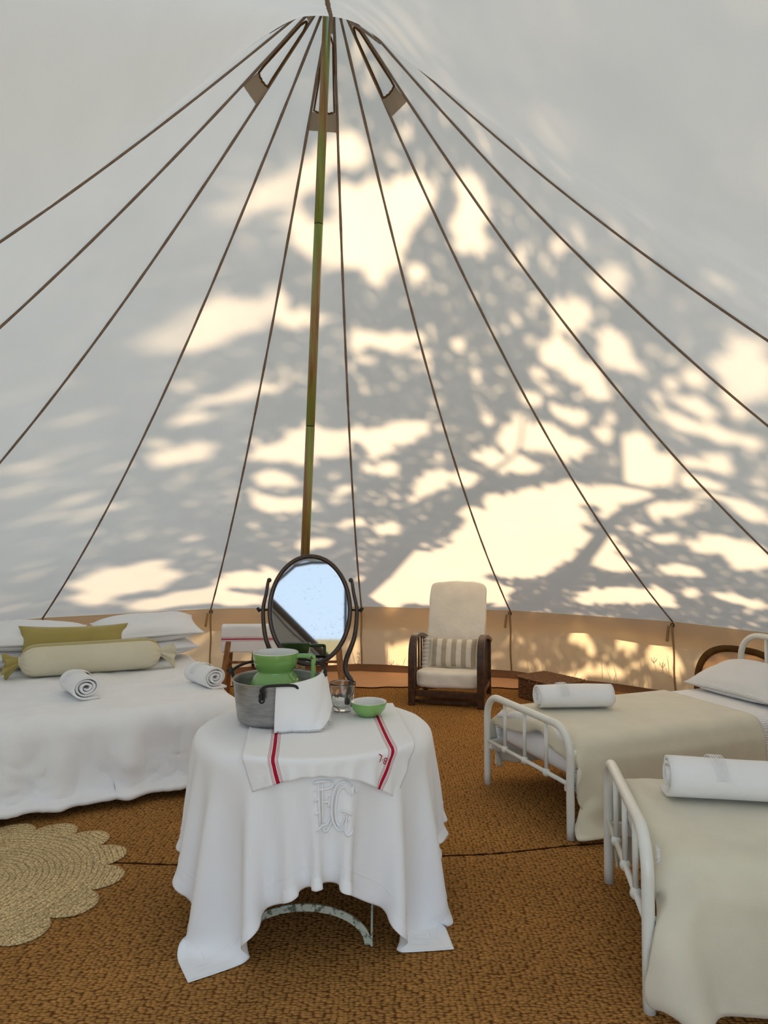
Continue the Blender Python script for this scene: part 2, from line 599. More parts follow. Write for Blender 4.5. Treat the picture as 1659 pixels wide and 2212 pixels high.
def col_box(hx, hy, top, th, rnd=0.05, fric=0.6, zlow=-1):
    """rounded box centred on the origin of its own frame, infinite downwards"""
    def f(Q, P):
        d = np.stack([np.abs(Q[..., 0]) - (hx - rnd), np.abs(Q[..., 1]) - (hy - rnd), Q[..., 2] - (top - rnd)], -1)
        m = np.maximum(d, 0)
        out = np.sqrt((m * m).sum(-1))
        anyo = (d > 0).any(-1)
        sd = np.where(anyo, out, d.max(-1)) - rnd - th
        am = d.argmax(-1)
        nin = np.eye(3)[am]
        n = np.where(anyo[..., None], m / (out[..., None] + 1e-9), nin)
        n[..., 0] *= np.sign(Q[..., 0]); n[..., 1] *= np.sign(Q[..., 1])
        inside = sd < 0
        Qn = Q + np.where(inside, -sd, 0)[..., None] * n
        t = Qn - P
        tn = (t * n).sum(-1, keepdims=True) * n
        return Qn - (t - tn) * np.where(inside, fric, 0)[..., None]
    return f

def flat_grid(x0, x1, y0, y1, nx, ny, z, rot=0, cx=0, cy=0, jit=0.002, seed=1):
    r = np.random.RandomState(seed)
    X, Y = np.meshgrid(np.linspace(x0, x1, nx), np.linspace(y0, y1, ny), indexing='ij')
    c, s = math.cos(rot), math.sin(rot)
    P = np.stack([cx + X * c - Y * s, cy + X * s + Y * c, np.full_like(X, z)], -1)
    P[..., 2] += r.rand(nx, ny) * jit
    return P

def upsample(P, k=3):
    """smooth (Catmull-Rom) refinement of a draped grid"""
    def ax0(A):
        n = A.shape[0]
        i = np.arange(n)
        p0, p1, p2, p3 = A[np.maximum(i - 1, 0)], A, A[np.minimum(i + 1, n - 1)], A[np.minimum(i + 2, n - 1)]
        out = []
        for q in range(k):
            t = q / k
            out.append(0.5 * (2 * p1 + (p2 - p0) * t + (2 * p0 - 5 * p1 + 4 * p2 - p3) * t * t + (-p0 + 3 * p1 - 3 * p2 + p3) * t ** 3))
        B = np.stack(out, 1).reshape((n * k,) + A.shape[1:])
        return B[:(n - 1) * k + 1]
    return np.swapaxes(ax0(np.swapaxes(ax0(P), 0, 1)), 0, 1)

def cloth_obj(name, P, mat, parent=None, subd=1, solid=0.004):
    o = MB().grid(P).build(name, mat, parent)
    nu, nv = P.shape[:2]
    U, V = np.meshgrid(np.linspace(0, 1, nu), np.linspace(0, 1, nv), indexing='ij')
    setuv(o, np.stack([U, V], -1).reshape(-1, 2))
    if subd:
        md = o.modifiers.new('subd', 'SUBSURF'); md.levels = subd; md.render_levels = subd
    if solid:
        md = o.modifiers.new('solid', 'SOLIDIFY'); md.thickness = solid; md.offset = -1
    return o

def on_cloth(P, u, v, off):
    """point on a draped grid at (u, v) in 0..1, lifted along the normal"""
    nu, nv = P.shape[:2]
    x = min(max(u, 0), 1) * (nu - 1); y = min(max(v, 0), 1) * (nv - 1)
    i = min(int(x), nu - 2); j = min(int(y), nv - 2)
    fx, fy = x - i, y - j
    p = P[i, j] * (1 - fx) * (1 - fy) + P[i + 1, j] * fx * (1 - fy) + P[i, j + 1] * (1 - fx) * fy + P[i + 1, j + 1] * fx * fy
    i0, i1 = max(i - 1, 0), min(i + 2, nu - 1)
    j0, j1 = max(j - 1, 0), min(j + 2, nv - 1)
    n = np.cross(P[i1, j] - P[i0, j], P[i, j1] - P[i, j0])
    n = n / (np.linalg.norm(n) + 1e-9)
    return Vector(p + n * off)

def text_mesh(s, size):
    cu = bpy.data.curves.new('lettering', 'FONT')
    cu.body = s
    cu.size = size
    cu.align_x = 'CENTER'; cu.align_y = 'CENTER'
    o = bpy.data.objects.new('lettering', cu)
    C.objects.link(o)
    dg = bpy.context.evaluated_depsgraph_get()
    me = bpy.data.meshes.new_from_object(o.evaluated_get(dg))
    bpy.data.objects.remove(o)
    vs = [tuple(v.co) for v in me.vertices]
    fs = [tuple(p.vertices) for p in me.polygons]
    bpy.data.meshes.remove(me)
    return vs, fs

# ------------------------------------------------------------------ tent geometry
TR, TE, TA, TS1, TS2 = 4.2552, 0.7191, 4.4562, 0.4636, -0.2186
TY = 3.5657
NP_ = 16
TH0 = rad(2.73)                              # a seam just right of straight ahead
DTH = 2 * PI / NP_
THD = TH0 + 8 * DTH                          # door seam (behind the camera)
def tcx(z):
    return -0.495 + 0.05 * z
def prof(t):
    return TR * (1 - t) - TR * t * (1 - t) * (TS1 + TS2 * t), TE + (TA - TE) * t
def lift(r, th):
    """canvas raised over the A-frame door"""
    ph = (th - THD + PI) % (2 * PI) - PI
    wd = 0.165 if ph > 0 else 0.384
    u = min(max((r - 0.51) / 3.69, 0), 1.2)
    dent = -0.20 * math.exp(-((ph - 0.34) / 0.22) ** 2) * math.exp(-((r - 1.9) / 0.65) ** 2)
    return 1.03 * u ** 0.79 / (1 + (abs(ph) / wd) ** 4.5) + dent
def roof_pt(t, th, off=0.0):
    r, z = prof(t)
    r = max(r, 0.03)
    zz = z + lift(r, th)
    r2 = r - off * 0.75
    return Vector((tcx(z) + r2 * math.sin(th), TY + r2 * math.cos(th), zz - off * 0.65))
def seam_th(k):
    return TH0 + k * DTH

# ---- ground, floor
g = MB()
g.box((-60, -60, -0.3), (60, 60, -0.06))
ground = g.build('ground_outdoors', M['earth'], smooth=False)
tag(ground, kind='structure')
fl = MB()
ring = [(tcx(0) + 4.34 * math.sin(a), TY + 4.34 * math.cos(a)) for a in np.linspace(0, 2 * PI, 65)[:-1]]
fl.add([(x, y, 0) for x, y in ring] + [(x, y, -0.05) for x, y in ring], [tuple(range(63, -1, -1))] + [tuple(range(64, 128))] + [(i, (i + 1) % 64, 64 + (i + 1) % 64, 64 + i) for i in range(64)])
floor = fl.build('floor', M['ground_sheet'], smooth=False)
tag(floor, kind='structure')

# ---- roof: one panel per gore, a seam tape on each join
ceiling = empty('ceiling', (0, 0, 0), label='cream canvas bell tent roof rising to the pole', kind='structure')
NT_, NW_ = 34, 9
ts = np.linspace(0, 0.985, NT_)
for k in range(NP_):
    a, b = seam_th(k), seam_th(k + 1)
    near = k in (5, 6, 7, 8, 9, 10)
    nw = 15 if near else NW_
    P = np.zeros((nw, NT_, 3))
    for i in range(nw):
        s = i / (nw - 1)
        for j, t in enumerate(ts):
            if near:
                p = roof_pt(t, a + (b - a) * s)
            else:
                p = roof_pt(t, a).lerp(roof_pt(t, b), s)
            sag = math.sin(PI * s) * math.sin(PI * min(1, t * 1.02)) * (0.0 if near else 0.018)
            p.z -= sag
            P[i, j] = p
    MB().grid(P).build('roof_panel', M['roof'], ceiling)
    # seam tape
    tape = MB()
    path = [roof_pt(t, a - (rad(9.5) if k == 8 else 0), 0.008) for t in np.linspace(0.72 if k in (6, 7, 9) else 0.0, 0.98, 60)]
    tang = Vector((math.cos(a), -math.sin(a), 0))
    vs, fs = [], []
    for i, p in enumerate(path):
        wv = 0.0085 + 0.0012 * math.sin(i * 1.7 + k)
        inn = (path[min(i + 1, 59)] - path[max(i - 1, 0)]).normalized().cross(tang)
        if inn.z > 0: inn = -inn
        vs += [p - tang * wv, p - tang * wv * 0.6 + inn * 0.007, p + tang * wv * 0.6 + inn * 0.007, p + tang * wv]
    for i in range(59):
        for q in range(3):
            fs.append((i * 4 + q, i * 4 + q + 1, i * 4 + 4 + q + 1, i * 4 + 4 + q))
    tape.add(vs, fs)
    tape.build('seam_tape', M['seam'], ceiling)

def vent(k):
    """tapered ventilation opening between two seams near the peak, bound in brown, with a pocket below"""
    a, b = seam_th(k), seam_th(k + 1)
    def pt(s, t, off):
        return roof_pt(t, a, off).lerp(roof_pt(t, b, off), s)
    t0, t1 = 0.878, 0.945
    outline = []
    for i in range(13):
        s = 0.10 + 0.80 * i / 12
        outline.append(pt(s, t0 + 0.0004 * math.sin(i * 1.9) - 0.0015 * math.sin(PI * i / 12), 0.018))
    for i in range(1, 9):
        outline.append(pt(0.90 - 0.05 * i / 8, t0 + (t1 - t0) * i / 8, 0.014))
    for i in range(1, 8):
        outline.append(pt(0.85 - 0.70 * i / 8, t1 + 0.008 * math.sin(PI * i / 8), 0.014))
    for i in range(8, 0, -1):
        outline.append(pt(0.10 + 0.05 * i / 8, t0 + (t1 - t0) * i / 8, 0.014))
    v = MB().tube(outline, 0.006, 6, closed=True).build('vent_binding', M['binding'], ceiling)
    P = np.zeros((13, 7, 3))
    for i in range(13):
        s = 0.02 + 0.96 * i / 12
        for j in range(7):
            t = t0 - 0.001 - 0.020 * j / 6
            P[i, j] = pt(s, t, 0.020 - 0.010 * j / 6 + 0.002 * math.sin(i * 1.7))
    MB().grid(P).build('vent_pocket', M['pocket'], ceiling)
    # gathered top of the opening
    P = np.zeros((9, 4, 3))
    for i in range(9):
        for j in range(4):
            P[i, j] = pt(0.02 + 0.96 * i / 8, t1 + 0.010 + 0.03 * j / 3, 0.012)
    MB().grid(P).build('vent_head', M['pocket'], ceiling)
for k in (-7, -4, -1, 2):
    vent(k)

# ---- wall panels, tapes, hooks, valance
wall = empty('wall_back', (0, 0, 0), label='tan canvas side wall running round the tent', kind='structure')
WR = TR - 0.015
def wall_pt(k, s, z, off=0.0):
    a, b = seam_th(k), seam_th(k + 1)
    r = WR - off
    # slight outward lean at the foot
    r2 = r + 0.05 * (1 - z / TE)
    pa = Vector((tcx(TE) + r2 * math.sin(a), TY + r2 * math.cos(a), z))
    pb = Vector((tcx(TE) + r2 * math.sin(b), TY + r2 * math.cos(b), z))
    p = pa.lerp(pb, s)
    return p
def edge_z(th):
    return TE + lift(TR, th)
for k in range(NP_):
    a, b = seam_th(k), seam_th(k + 1)
    if k in (7, 8):
        continue                              # the open doorway
    n = 11
    P = np.zeros((n, 7, 3))
    for i in range(n):
        s = i / (n - 1)
        top = edge_z(a + (b - a) * s)
        for j in range(7):
            z = top * j / 6
            p = wall_pt(k, s, min(z, TE))
            p.z = z
            bul = 0.014 * math.sin(PI * s) * math.sin(PI * j / 6)
            d = Vector((p.x - tcx(TE), p.y - TY, 0)).normalized()
            P[i, j] = p - d * bul
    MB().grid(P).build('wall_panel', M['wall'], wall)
    # joining tape, hook and toggle at seam k
    if k in (9,):
        continue
    path = [wall_pt(k, 0, z, 0.006) for z in np.linspace(0.02, TE - 0.02, 12)]
    for i, p in enumerate(path):
        p.x += 0.004 * math.sin(i * 0.9 + k)
    MB().tube(path, 0.009, 6).build('wall_tape', M['rope'], wall)
    q = roof_pt(0.0, a, 0.02)
    d = Vector((math.sin(a), math.cos(a), 0)); tg_ = Vector((math.cos(a), -math.sin(a), 0))
    base = q + Vector((0, 0, -0.02))
    hk = MB().tube([base + tg_ * (0.016 * math.cos(x)) + Vector((0, 0, 0.016 * math.sin(x))) for x in np.linspace(0, 2 * PI, 13)[:-1]], 0.006, 6, closed=True)
    hk.build('eyelet_hook', M['iron'], wall)
    tp = q - tg_ * 0.035 + Vector((0, 0, -0.03)) - d * 0.0
    MB().box((-0.012, -0.008, -0.15), (0.012, 0.008, 0.0), Matrix.Translation(tp) @ Matrix.Rotation(-a, 4, 'Z') @ Matrix.Rotation(rad(8), 4, 'Y')).build('toggle_strap', M['rope'], wall, bevel=0.003)
# valance hanging outside, scalloped lower edge
for k in range(NP_):
    if k in (6, 7, 8, 9):
        continue
    a, b = seam_th(k), seam_th(k + 1)
    P = np.zeros((15, 4, 3))
    for i in range(15):
        s = i / 14
        bot = TE - 0.15 - 0.05 * abs(math.cos(PI * s)) - 0.012 * math.sin(3.1 * k + 5 * s)
        for j in range(4):
            z = TE + 0.01 + (bot - TE) * j / 3
            r = TR + 0.012 + 0.05 * j / 3
            pa = Vector((tcx(TE) + r * math.sin(a), TY + r * math.cos(a), z)); pb = Vector((tcx(TE) + r * math.sin(b), TY + r * math.cos(b), z))
            P[i, j] = pa.lerp(pb, s)
    MB().grid(P).build('valance_flap', M['valance'], wall)

# groundsheet lip rolled up against the wall
lip = empty('trim_1', label='brown groundsheet lip along the foot of the wall', kind='structure')
for k in range(NP_):
    if k in (7, 8):
        continue
    n = 17
    P = np.zeros((n, 6, 3))
    for i in range(n):
        s = i / (n - 1)
        for j in range(6):
            u = j / 5
            z = 0.002 + 0.065 * u + 0.006 * math.sin(9 * s + k * 2)
            off = 0.06 * (1 - u) ** 2 + 0.012 + 0.012 * math.sin(u * PI) * (1 + math.sin(13 * s + k)) * 0.5
            P[i, j] = wall_pt(k, s, 0.0, off); P[i, j, 2] = z if j else 0.003
    MB().grid(P).build('lip_length', M['lip'], lip)

# arched windows in the wall, closed by a canvas flap and bound in brown webbing
def arch_window(n, k, s0, hw, hh, label):
    win = empty('window_%d' % n, label=label, kind='structure')
    L = 2 * WR * math.sin(DTH / 2)
    def p(x, z, off):
        return wall_pt(k, s0 + x / L, z, off)
    N = 28
    vs = []
    P = np.zeros((N + 1, 2, 3)); Q = np.zeros((N + 1, 2, 3))
    for i in range(N + 1):
        a = PI * i / N
        ca, sa = math.cos(a), math.sin(a)
        e = 0.75
        fx = math.copysign(abs(ca) ** e, ca); fz = sa ** e
        P[i, 0] = p(-hw * fx, 0.08 + hh * fz, 0.022); P[i, 1] = p(-(hw - 0.055) * fx, 0.08 + (hh - 0.055) * fz, 0.022)
        Q[i, 0] = p(-(hw - 0.05) * fx, 0.08 + (hh - 0.05) * fz, 0.018); Q[i, 1] = p(-(hw - 0.05) * fx, 0.08, 0.018)
    MB().grid(P).build('window_binding', M['binding'], win, solid=0.006)
    MB().grid(Q).build('window_flap', M['wall'], win)
    MB().beam(p(-hw, 0.075, 0.03), p(hw, 0.075, 0.03), 0.03, 0.012).build('window_zip', M['binding'], win)
arch_window(1, 2, 0.40, 0.46, 0.50, 'arched canvas window with brown binding behind the far single bed')
arch_window(2, -1, 0.52, 0.42, 0.50, 'arched canvas window with brown binding behind the towel rack')

# ---- door: A-frame poles, binding, flap hanging part open
door = empty('door_1', label='open doorway of the tent with slanting canvas flap', kind='structure')
def door_pt(th, off=0.0):
    r = TR - off
    return Vector((tcx(TE) + r * math.sin(th), TY + r * math.cos(th), edge_z(th)))
path = [door_pt(THD + DTH * u, 0.02) for u in np.linspace(-1, 1, 21)]
for p in path: p.z -= 0.02
MB().tube(path, 0.016, 8).build('door_binding', M['seam'], door)
top = door_pt(THD - rad(2.6), 0.05); top.z -= 0.02
MB().tube([(top.x, top.y, 0.0), (top.x, top.y, top.z)], 0.016, 12).build('door_pole', M['iron'], door)
# flap: unzipped from the top and left hanging across the lower left of the doorway
def flap_pt(u, v):
    # u: 0 at the left door post .. 1 at the far end of its foot, v: 0 floor .. 1 free edge
    th = THD + DTH * 0.98 - u * DTH * 1.25
    p = door_pt(th, 0.03)
    top = min(edge_z(th) - 0.03, max(0.0, 1.40 - (p.x + 1.24) * 0.98))
    p.z = top * v
    p.y += 0.04 * math.sin(3 * u + 2 * v)
    return p
FU = np.linspace(0, 1.0, 40)
P = np.array([[flap_pt(u, v) for v in np.linspace(0, 1, 12)] for u in FU])
MB().grid(P).build('door_flap', M['roof'], door)
eg = [p for p in (flap_pt(u, 1.0) for u in FU) if p.z > 0.06]
edge = np.array([[p + Vector((0, 0.014, 0.012)), p + Vector((-0.045, 0.014, -0.045))] for p in eg])
MB().grid(edge).build('flap_binding', M['seam'], door, solid=0.004)
MB().tube([p + Vector((-0.065, 0.02, -0.065 - 0.01 * math.sin(i * 0.9))) for i, p in enumerate(eg[2:-2])], 0.006, 6).build('flap_zip', M['iron'], door)

# ------------------------------------------------------------------ floor coverings
def mat_outline(pts, name, mat, label, z0, z1, edge_pts=None):
    e = empty(name, (0, 0, 0), label=label, cat='coir mat', group='coir mats laid across the tent floor')
    n = len(pts)
    m = MB()
    m.add([(x, y, z1) for x, y in pts] + [(x, y, z0) for x, y in pts], [tuple(range(n))] + [tuple(range(2 * n - 1, n - 1, -1))] + [(i, n + i, n + (i + 1) % n, (i + 1) % n) for i in range(n)])
    m.build('matting', mat, e, smooth=False)
    if edge_pts:
        MB().tube(edge_pts, 0.013, 7).build('bound_edge', M['coir_edge'], e)
    return e
def seam_y(x):
    return 3.225 + 0.10 * x + 0.055 * x * x + 0.008 * math.sin(x * 9)
def clip(x, y, r=4.16):
    dx, dy = x - tcx(0), y - TY
    d = math.hypot(dx, dy)
    return (x, y) if d < r else (tcx(0) + dx * r / d, TY + dy * r / d)
xs = np.linspace(-4.3, 3.6, 80)
front = [clip(x, -0.9) for x in np.linspace(-4.3, 3.6, 60)] + [clip(x, seam_y(x) - 0.006) for x in xs[::-1]]
far_y = lambda x: 6.85 + 0.02 * math.sin(x * 8) + 0.012 * math.sin(x * 23 + 1) - 0.03 * x
back = [clip(x, seam_y(x) + 0.006) for x in xs] + [clip(x, far_y(x)) for x in np.linspace(3.2, -4.0, 120)]
mat_outline(front, 'coir_mat', M['coir'], 'brown woven coir mat nearest the camera, under the white table', 0.002, 0.016,
            None)
mat_outline(back, 'coir_mat', M['coir'], 'brown woven coir mat beyond the floor join, under armchair and double bed', 0.002, 0.016,
            [(x, far_y(x) - 0.004, 0.013) for x in np.linspace(-2.9, 2.0, 100)])
jl = MB().tube([(x, seam_y(x), 0.010 + 0.002 * math.sin(x * 60)) for x in np.linspace(-4.0, 3.3, 160)], 0.010, 6)
join = jl.build('trim_2', M['coir_edge'])
tag(join, 'dark frayed join between the two coir mats', kind='structure')

# scalloped jute rug
rug = empty('jute_rug', (-1.76, 3.00, 0.017), rad(6), 'round scalloped braided jute rug on the coir floor', 'rug')
R0 = 0.50
nr, na = 64, 120
P = np.zeros((na, nr, 3))
for i in range(na):
    a = 2 * PI * i / na
    for j in range(nr):
        r = 0.004 + R0 * j / (nr - 1)
        ridge = 0.0035 * abs(math.sin(r / 0.021 * PI + a / 2)) + 0.004
        P[i, j] = (r * math.cos(a), r * math.sin(a), ridge)
MB().grid(P, True).build('braided_centre', M['jute'], rug)
NS = 15
pet = None
for s in range(NS):
    if pet is None:
        m = MB()
        hw = R0 * math.sin(PI / NS) * 1.03
        nrr, naa = 12, 22
        Q = np.zeros((naa, nrr, 3))
        for i in range(naa):
            a = PI * i / (naa - 1)
            for j in range(nrr):
                f = 0.02 + 0.98 * j / (nrr - 1)
                y = hw * f * math.cos(a) * (1.06)
                x = R0 - 0.03 + 0.155 * f * math.sin(a) ** 0.8
                z = 0.004 + 0.004 * abs(math.sin(f * 6 * PI * 0.9)) - (0.004 if j == nrr - 1 else 0)
                Q[i, j] = (x, y, z)
        pet = MB().grid(Q).build('scallop', M['jute'], rug, solid=0.004)
        o = pet
    else:
        o = share(pet, 'scallop', rug)
    o.rotation_euler = (0, 0, 2 * PI * s / NS)

# ------------------------------------------------------------------ centre pole
pole = empty('tent_pole', (tcx(0) + 0.035, TY, 0.017), label='tall green and brown centre pole in joined sections', cat='pole')
zs = [0.0, 1.35, 2.06, 3.13, 4.42]
lean = 0.0368
for i in range(4):
    z0, z1 = zs[i] - 0.0, zs[i + 1]
    r = 0.0235
    m = MB().tube([(lean * z0, 0, z0 + 0.003), (lean * z1, 0, z1 - 0.003)], r, 20)
    m.build('pole_section', M['bamboo'], pole)
    if 0 < i:
        MB().tube([(lean * (z0 - 0.004), 0, z0 - 0.004), (lean * (z0 + 0.004), 0, z0 + 0.004)], r * 0.93, 20).build('joint_ring', M['iron'], pole)

# ------------------------------------------------------------------ table with cloth
TX, TYY, TTOP, TRAD = -0.29, 2.91, 0.72, 0.49
table = empty('round_table', (TX, TYY, 0.016), label='round folding table with flaking pale green metal legs under the white cloth', cat='table')
tz = TTOP - 0.016
MB().lathe([(0.001, tz - 0.030), (TRAD - 0.07, tz - 0.030), (TRAD - 0.064, tz - 0.025), (TRAD - 0.064, tz - 0.015), (TRAD - 0.07, tz - 0.010), (0.001, tz - 0.010)], 56).build('tabletop', M['flaking'], table, merge=1e-4)
lw = 0.245
def leg(x0, y0, x1, y1):
    return MB().beam((x0, y0, tz - 0.02), (x1, y1, 0), 0.008, 0.024, up=(0, 1, 0)).build('leg', M['flaking'], table, bevel=0.002)
for sx in (-1, 1):
    leg(sx * lw, 0.22, sx * lw - 0.0, -0.36)
    leg(sx * (lw - 0.03), -0.22, sx * (lw - 0.03), 0.36)
arch = []
for i in range(33):
    a = PI * i / 32
    x = -lw * math.cos(a)
    z = 0.004 + 0.145 * math.sin(a)
    arch.append((x, z))
def arch_bar(y):
    P = np.zeros((33, 4, 3))
    for i, (x, z) in enumerate(arch):
        yy = 0.355 * y
        nx, nz = x / 0.245, (z - 0.004) / 0.145
        L = math.hypot(nx, nz) + 1e-6
        nx, nz = nx / L, nz / L
        for q, (o1, o2) in enumerate(((0, -0.0), (0.026, -0.0), (0.026, 0.007), (0, 0.007))):
            P[i, q] = (x - nx * o1, yy + o2, z - nz * o1)
    m = MB()
    vs = P.reshape(-1, 3).tolist(); fs = []
    for i in range(32):
        for q in range(4):
            fs.append((i * 4 + q, i * 4 + (q + 1) % 4, i * 4 + 4 + (q + 1) % 4, i * 4 + 4 + q))
    m.add(vs, fs)
    m.build('arched_stretcher', M['flaking'], table, auto='n', smooth=False)
arch_bar(-1); arch_bar(1)

HS = 0.875
N = 65
P0 = flat_grid(-HS, HS, -HS, HS, N, N, TTOP + 0.02, rad(9), TX, TYY + 0.01, 0.004, 3)
cyl = col_cyl(TX, TYY, TRAD, TTOP, 0.004, 0.020, 0.9)
def tc_col(Q, P):
    return col_floor(cyl(Q, P), P, 0.022)
CL = drape(P0, tc_col, steps=480, iters=14, bend=0.004, damp=0.985, shear=0.12)
for _ in range(3):                             # let the weave relax
    CL[1:-1, 1:-1] = 0.5 * CL[1:-1, 1:-1] + 0.125 * (CL[:-2, 1:-1] + CL[2:, 1:-1] + CL[1:-1, :-2] + CL[1:-1, 2:])
CL = upsample(CL, 3)
tcl = empty('tablecloth', (0, 0, 0), label='white damask tablecloth with embroidered monogram draped to the floor', cat='tablecloth')
cloth_obj('cloth', CL, M['cloth'], tcl, 0, 0.002)
# hem: raised band along the four edges
def band(P, v0, v1, side, off=0.0022, n=260):
    A = np.zeros((n, 3, 3))
    for i in range(n):
        s = 0.004 + 0.992 * i / (n - 1)
        for j in range(3):
            d = v0 + (v1 - v0) * j / 2
            uv = ((s, d), (s, 1 - d), (d, s), (1 - d, s))[side]
            A[i, j] = on_cloth(P, uv[0], uv[1], off if j == 1 else off * 0.4)
    return A
for side in range(4):
    MB().grid(band(CL, 0.004, 0.022, side)).build('hem', M['cloth'], tcl)
    MB().grid(band(CL, 0.040, 0.047, side, 0.0018)).build('hem_tuck', M['cloth'], tcl)
# monogram: letters E and G in satin stitch, built from raised strokes
def strokes(letter):
    if letter == 'E':
        return [[(-4.0, 3.6), (-3.4, 4.0), (-0.6, 4.0)], [(-3.2, 4.0), (-3.2, -3.4)], [(-2.4, 3.9), (-2.4, -3.2)], [(-4.1, 2.6), (-0.9, 2.9), (-0.5, 3.9)],
                [(-2.4, 0.6), (-0.9, 0.6)], [(-1.0, 1.4), (-1.1, -0.4)], [(-4.2, -3.9), (-3.2, -3.4), (-2.4, -3.2), (-1.2, -3.0), (-0.7, -1.9)], [(-4.2, 0.9), (-3.4, 1.3)], [(-4.1, -1.2), (-3.3, -0.8)]]
    g = [(3.2, 2.4), (2.6, 3.7), (1.4, 4.0), (0.2, 3.2), (-0.4, 1.2), (-0.4, -1.2), (0.3, -3.1), (1.6, -3.9), (2.9, -3.2), (3.4, -1.8)]
    g2 = [(2.6, 2.2), (2.0, 3.0), (1.4, 3.2), (0.7, 2.4), (0.4, 1.0), (0.4, -1.0), (0.8, -2.5), (1.6, -3.1), (2.3, -2.4), (2.6, -1.2)]
    return [g, g2, [(1.5, -0.9), (2.4, -0.6), (3.9, -0.9)], [(2.9, -0.9), (2.9, -3.2), (3.6, -4.2), (4.4, -3.6), (4.2, -2.9)], [(3.3, 3.8), (3.3, 2.0)],
            [(-0.2, -2.6), (-1.2, -4.2), (-2.2, -4.0), (-2.0, -3.3)], [(3.9, 3.4), (4.4, 2.6)]]
CX, CY = 0.525, 0.150          # cloth coordinates of the monogram's middle (front side)
for L in 'EG':
    m = MB()
    for st in strokes(L):
        pts = catmull([(x, y, 0) for x, y in st], 6) if len(st) > 2 else [Vector((st[0][0] + (st[1][0] - st[0][0]) * t, st[0][1] + (st[1][1] - st[0][1]) * t, 0)) for t in np.linspace(0, 1, 7)]
        path = [on_cloth(CL, CX + p.x * 0.0200 / (2 * HS), CY + p.y * 0.0200 / (2 * HS), 0.004) for p in pts]
        n = len(path)
        rr = [0.0055 * (0.45 + 0.55 * math.sin(PI * min(1, max(0, (i + 0.6) / n)))) for i in range(n)]
        m.tube(path, rr, 6)
    m.build('monogram_letter', M['linen'], tcl)

# runner towel with red stripes laid over the table
def stripes(c):
    s = [(c, 0.0105)]
    for d in (0.0165, 0.022, 0.0275):
        s += [(c - d, 0.0011), (c + d, 0.0011)]
    return s
M['towel_red'] = striped_towel('towel_red_stripes', stripes(0.175) + stripes(0.845), 0)
rcyl = col_cyl(TX, TYY, TRAD + 0.012, TTOP + 0.010, 0.004, 0.014, 0.6)
RW, RL = 0.315, 0.565
P0 = flat_grid(-RW, RW, -RL + 0.065, RL * 0.55, 41, 55, TTOP + 0.022, rad(7), TX + 0.055, TYY - 0.04, 0.002, 5)
RN = drape(P0, lambda Q, P: col_floor(rcyl(Q, P), P), steps=110, iters=10, bend=0.25, damp=0.97)
RN = upsample(RN, 2)
runner = empty('tea_towel', label='white linen towel with red stripes laid over the round table', cat='towel')
cloth_obj('linen', RN, M['towel_red'], runner, 0, 0.002)
vs, fs = text_mesh('B\u00b7L', 0.032)
MB().add([on_cloth(RN, 0.79 - x / (2 * RW), 0.118 - y / (1.44 * RL), 0.0035) for x, y, z in vs], fs).build('lettering', M['red'], runner, smooth=False)

# ------------------------------------------------------------------ things on the table
ZT = TTOP + 0.018
# preserving pan
pan = empty('preserving_pan', (-0.45, 2.93, ZT), label='grey aluminium preserving pan with black iron handles on the table', cat='pan')
ph = 0.170
MB().lathe([(0.001, 0.0), (0.150, 0.0), (0.163, 0.006), (0.167, 0.018), (0.184, ph - 0.006), (0.190, ph), (0.189, ph + 0.004), (0.182, ph + 0.001), (0.180, ph - 0.006), (0.163, 0.02), (0.155, 0.008), (0.001, 0.008)], 64).build('body', M['alu'], pan, merge=1e-4)
def ear(a):
    c, s = math.cos(a), math.sin(a)
    m = MB()
    m.tube(catmull([(c * 0.190, s * 0.190, ph - 0.045), (c * 0.194, s * 0.194, ph - 0.01), (c * 0.200, s * 0.200, ph + 0.02), (c * 0.205, s * 0.205, ph + 0.045)], 5), [0.007] * 10 + [0.006, 0.006, 0.005, 0.004, 0.003, 0.003], 8)
    m.ball((c * 0.205, s * 0.205, ph + 0.018), 0.010)
    return m.build('ear', M['iron'], pan)
ea = rad(172)
ear(ea); ear(ea - PI)
bail = []
for i in range(25):
    u = i / 24
    a = ea - PI * u
    r = 0.205
    x = r * math.cos(a); y = abs(r * math.sin(a)) * 0.98
    bail.append((x * 1.0, y + 0.0 + 0.02 * (1 - 2 * u), ph + 0.018 + 0.028 * math.sin(PI * u) ** 0.7))
hookend = [(bail[0][0] - 0.022, bail[0][1] - 0.002, bail[0][2] + 0.004)]
MB().tube(hookend + bail, 0.0062, 8).build('bail_handle', M['iron'], pan)
lp = []
for a, z in ((-100, ph - 0.052), (-100, ph - 0.03), (-99, ph - 0.008), (-94, ph + 0.006), (-80, ph + 0.010), (-64, ph + 0.006), (-59, ph - 0.008), (-58, ph - 0.03), (-58, ph - 0.052)):
    r = 0.196 + (0.012 if z > ph - 0.02 else 0)
    lp.append((r * math.cos(rad(a)), r * math.sin(rad(a)), z))
MB().tube(catmull(lp, 4), 0.006, 8).build('loop_handle', M['iron'], pan)
for a in (-100, -58):
    m = MB()
    for dz in (-0.052, -0.036):
        m.tube([(0.191 * math.cos(rad(a)) + 0.010 * math.cos(t) * -math.sin(rad(a)), 0.191 * math.sin(rad(a)) + 0.010 * math.cos(t) * math.cos(rad(a)), ph + dz + 0.010 * math.sin(t)) for t in np.linspace(0, 2 * PI, 13)[:-1]], 0.004, 6, closed=True)
    m.build('riveted_bracket', M['iron'], pan)

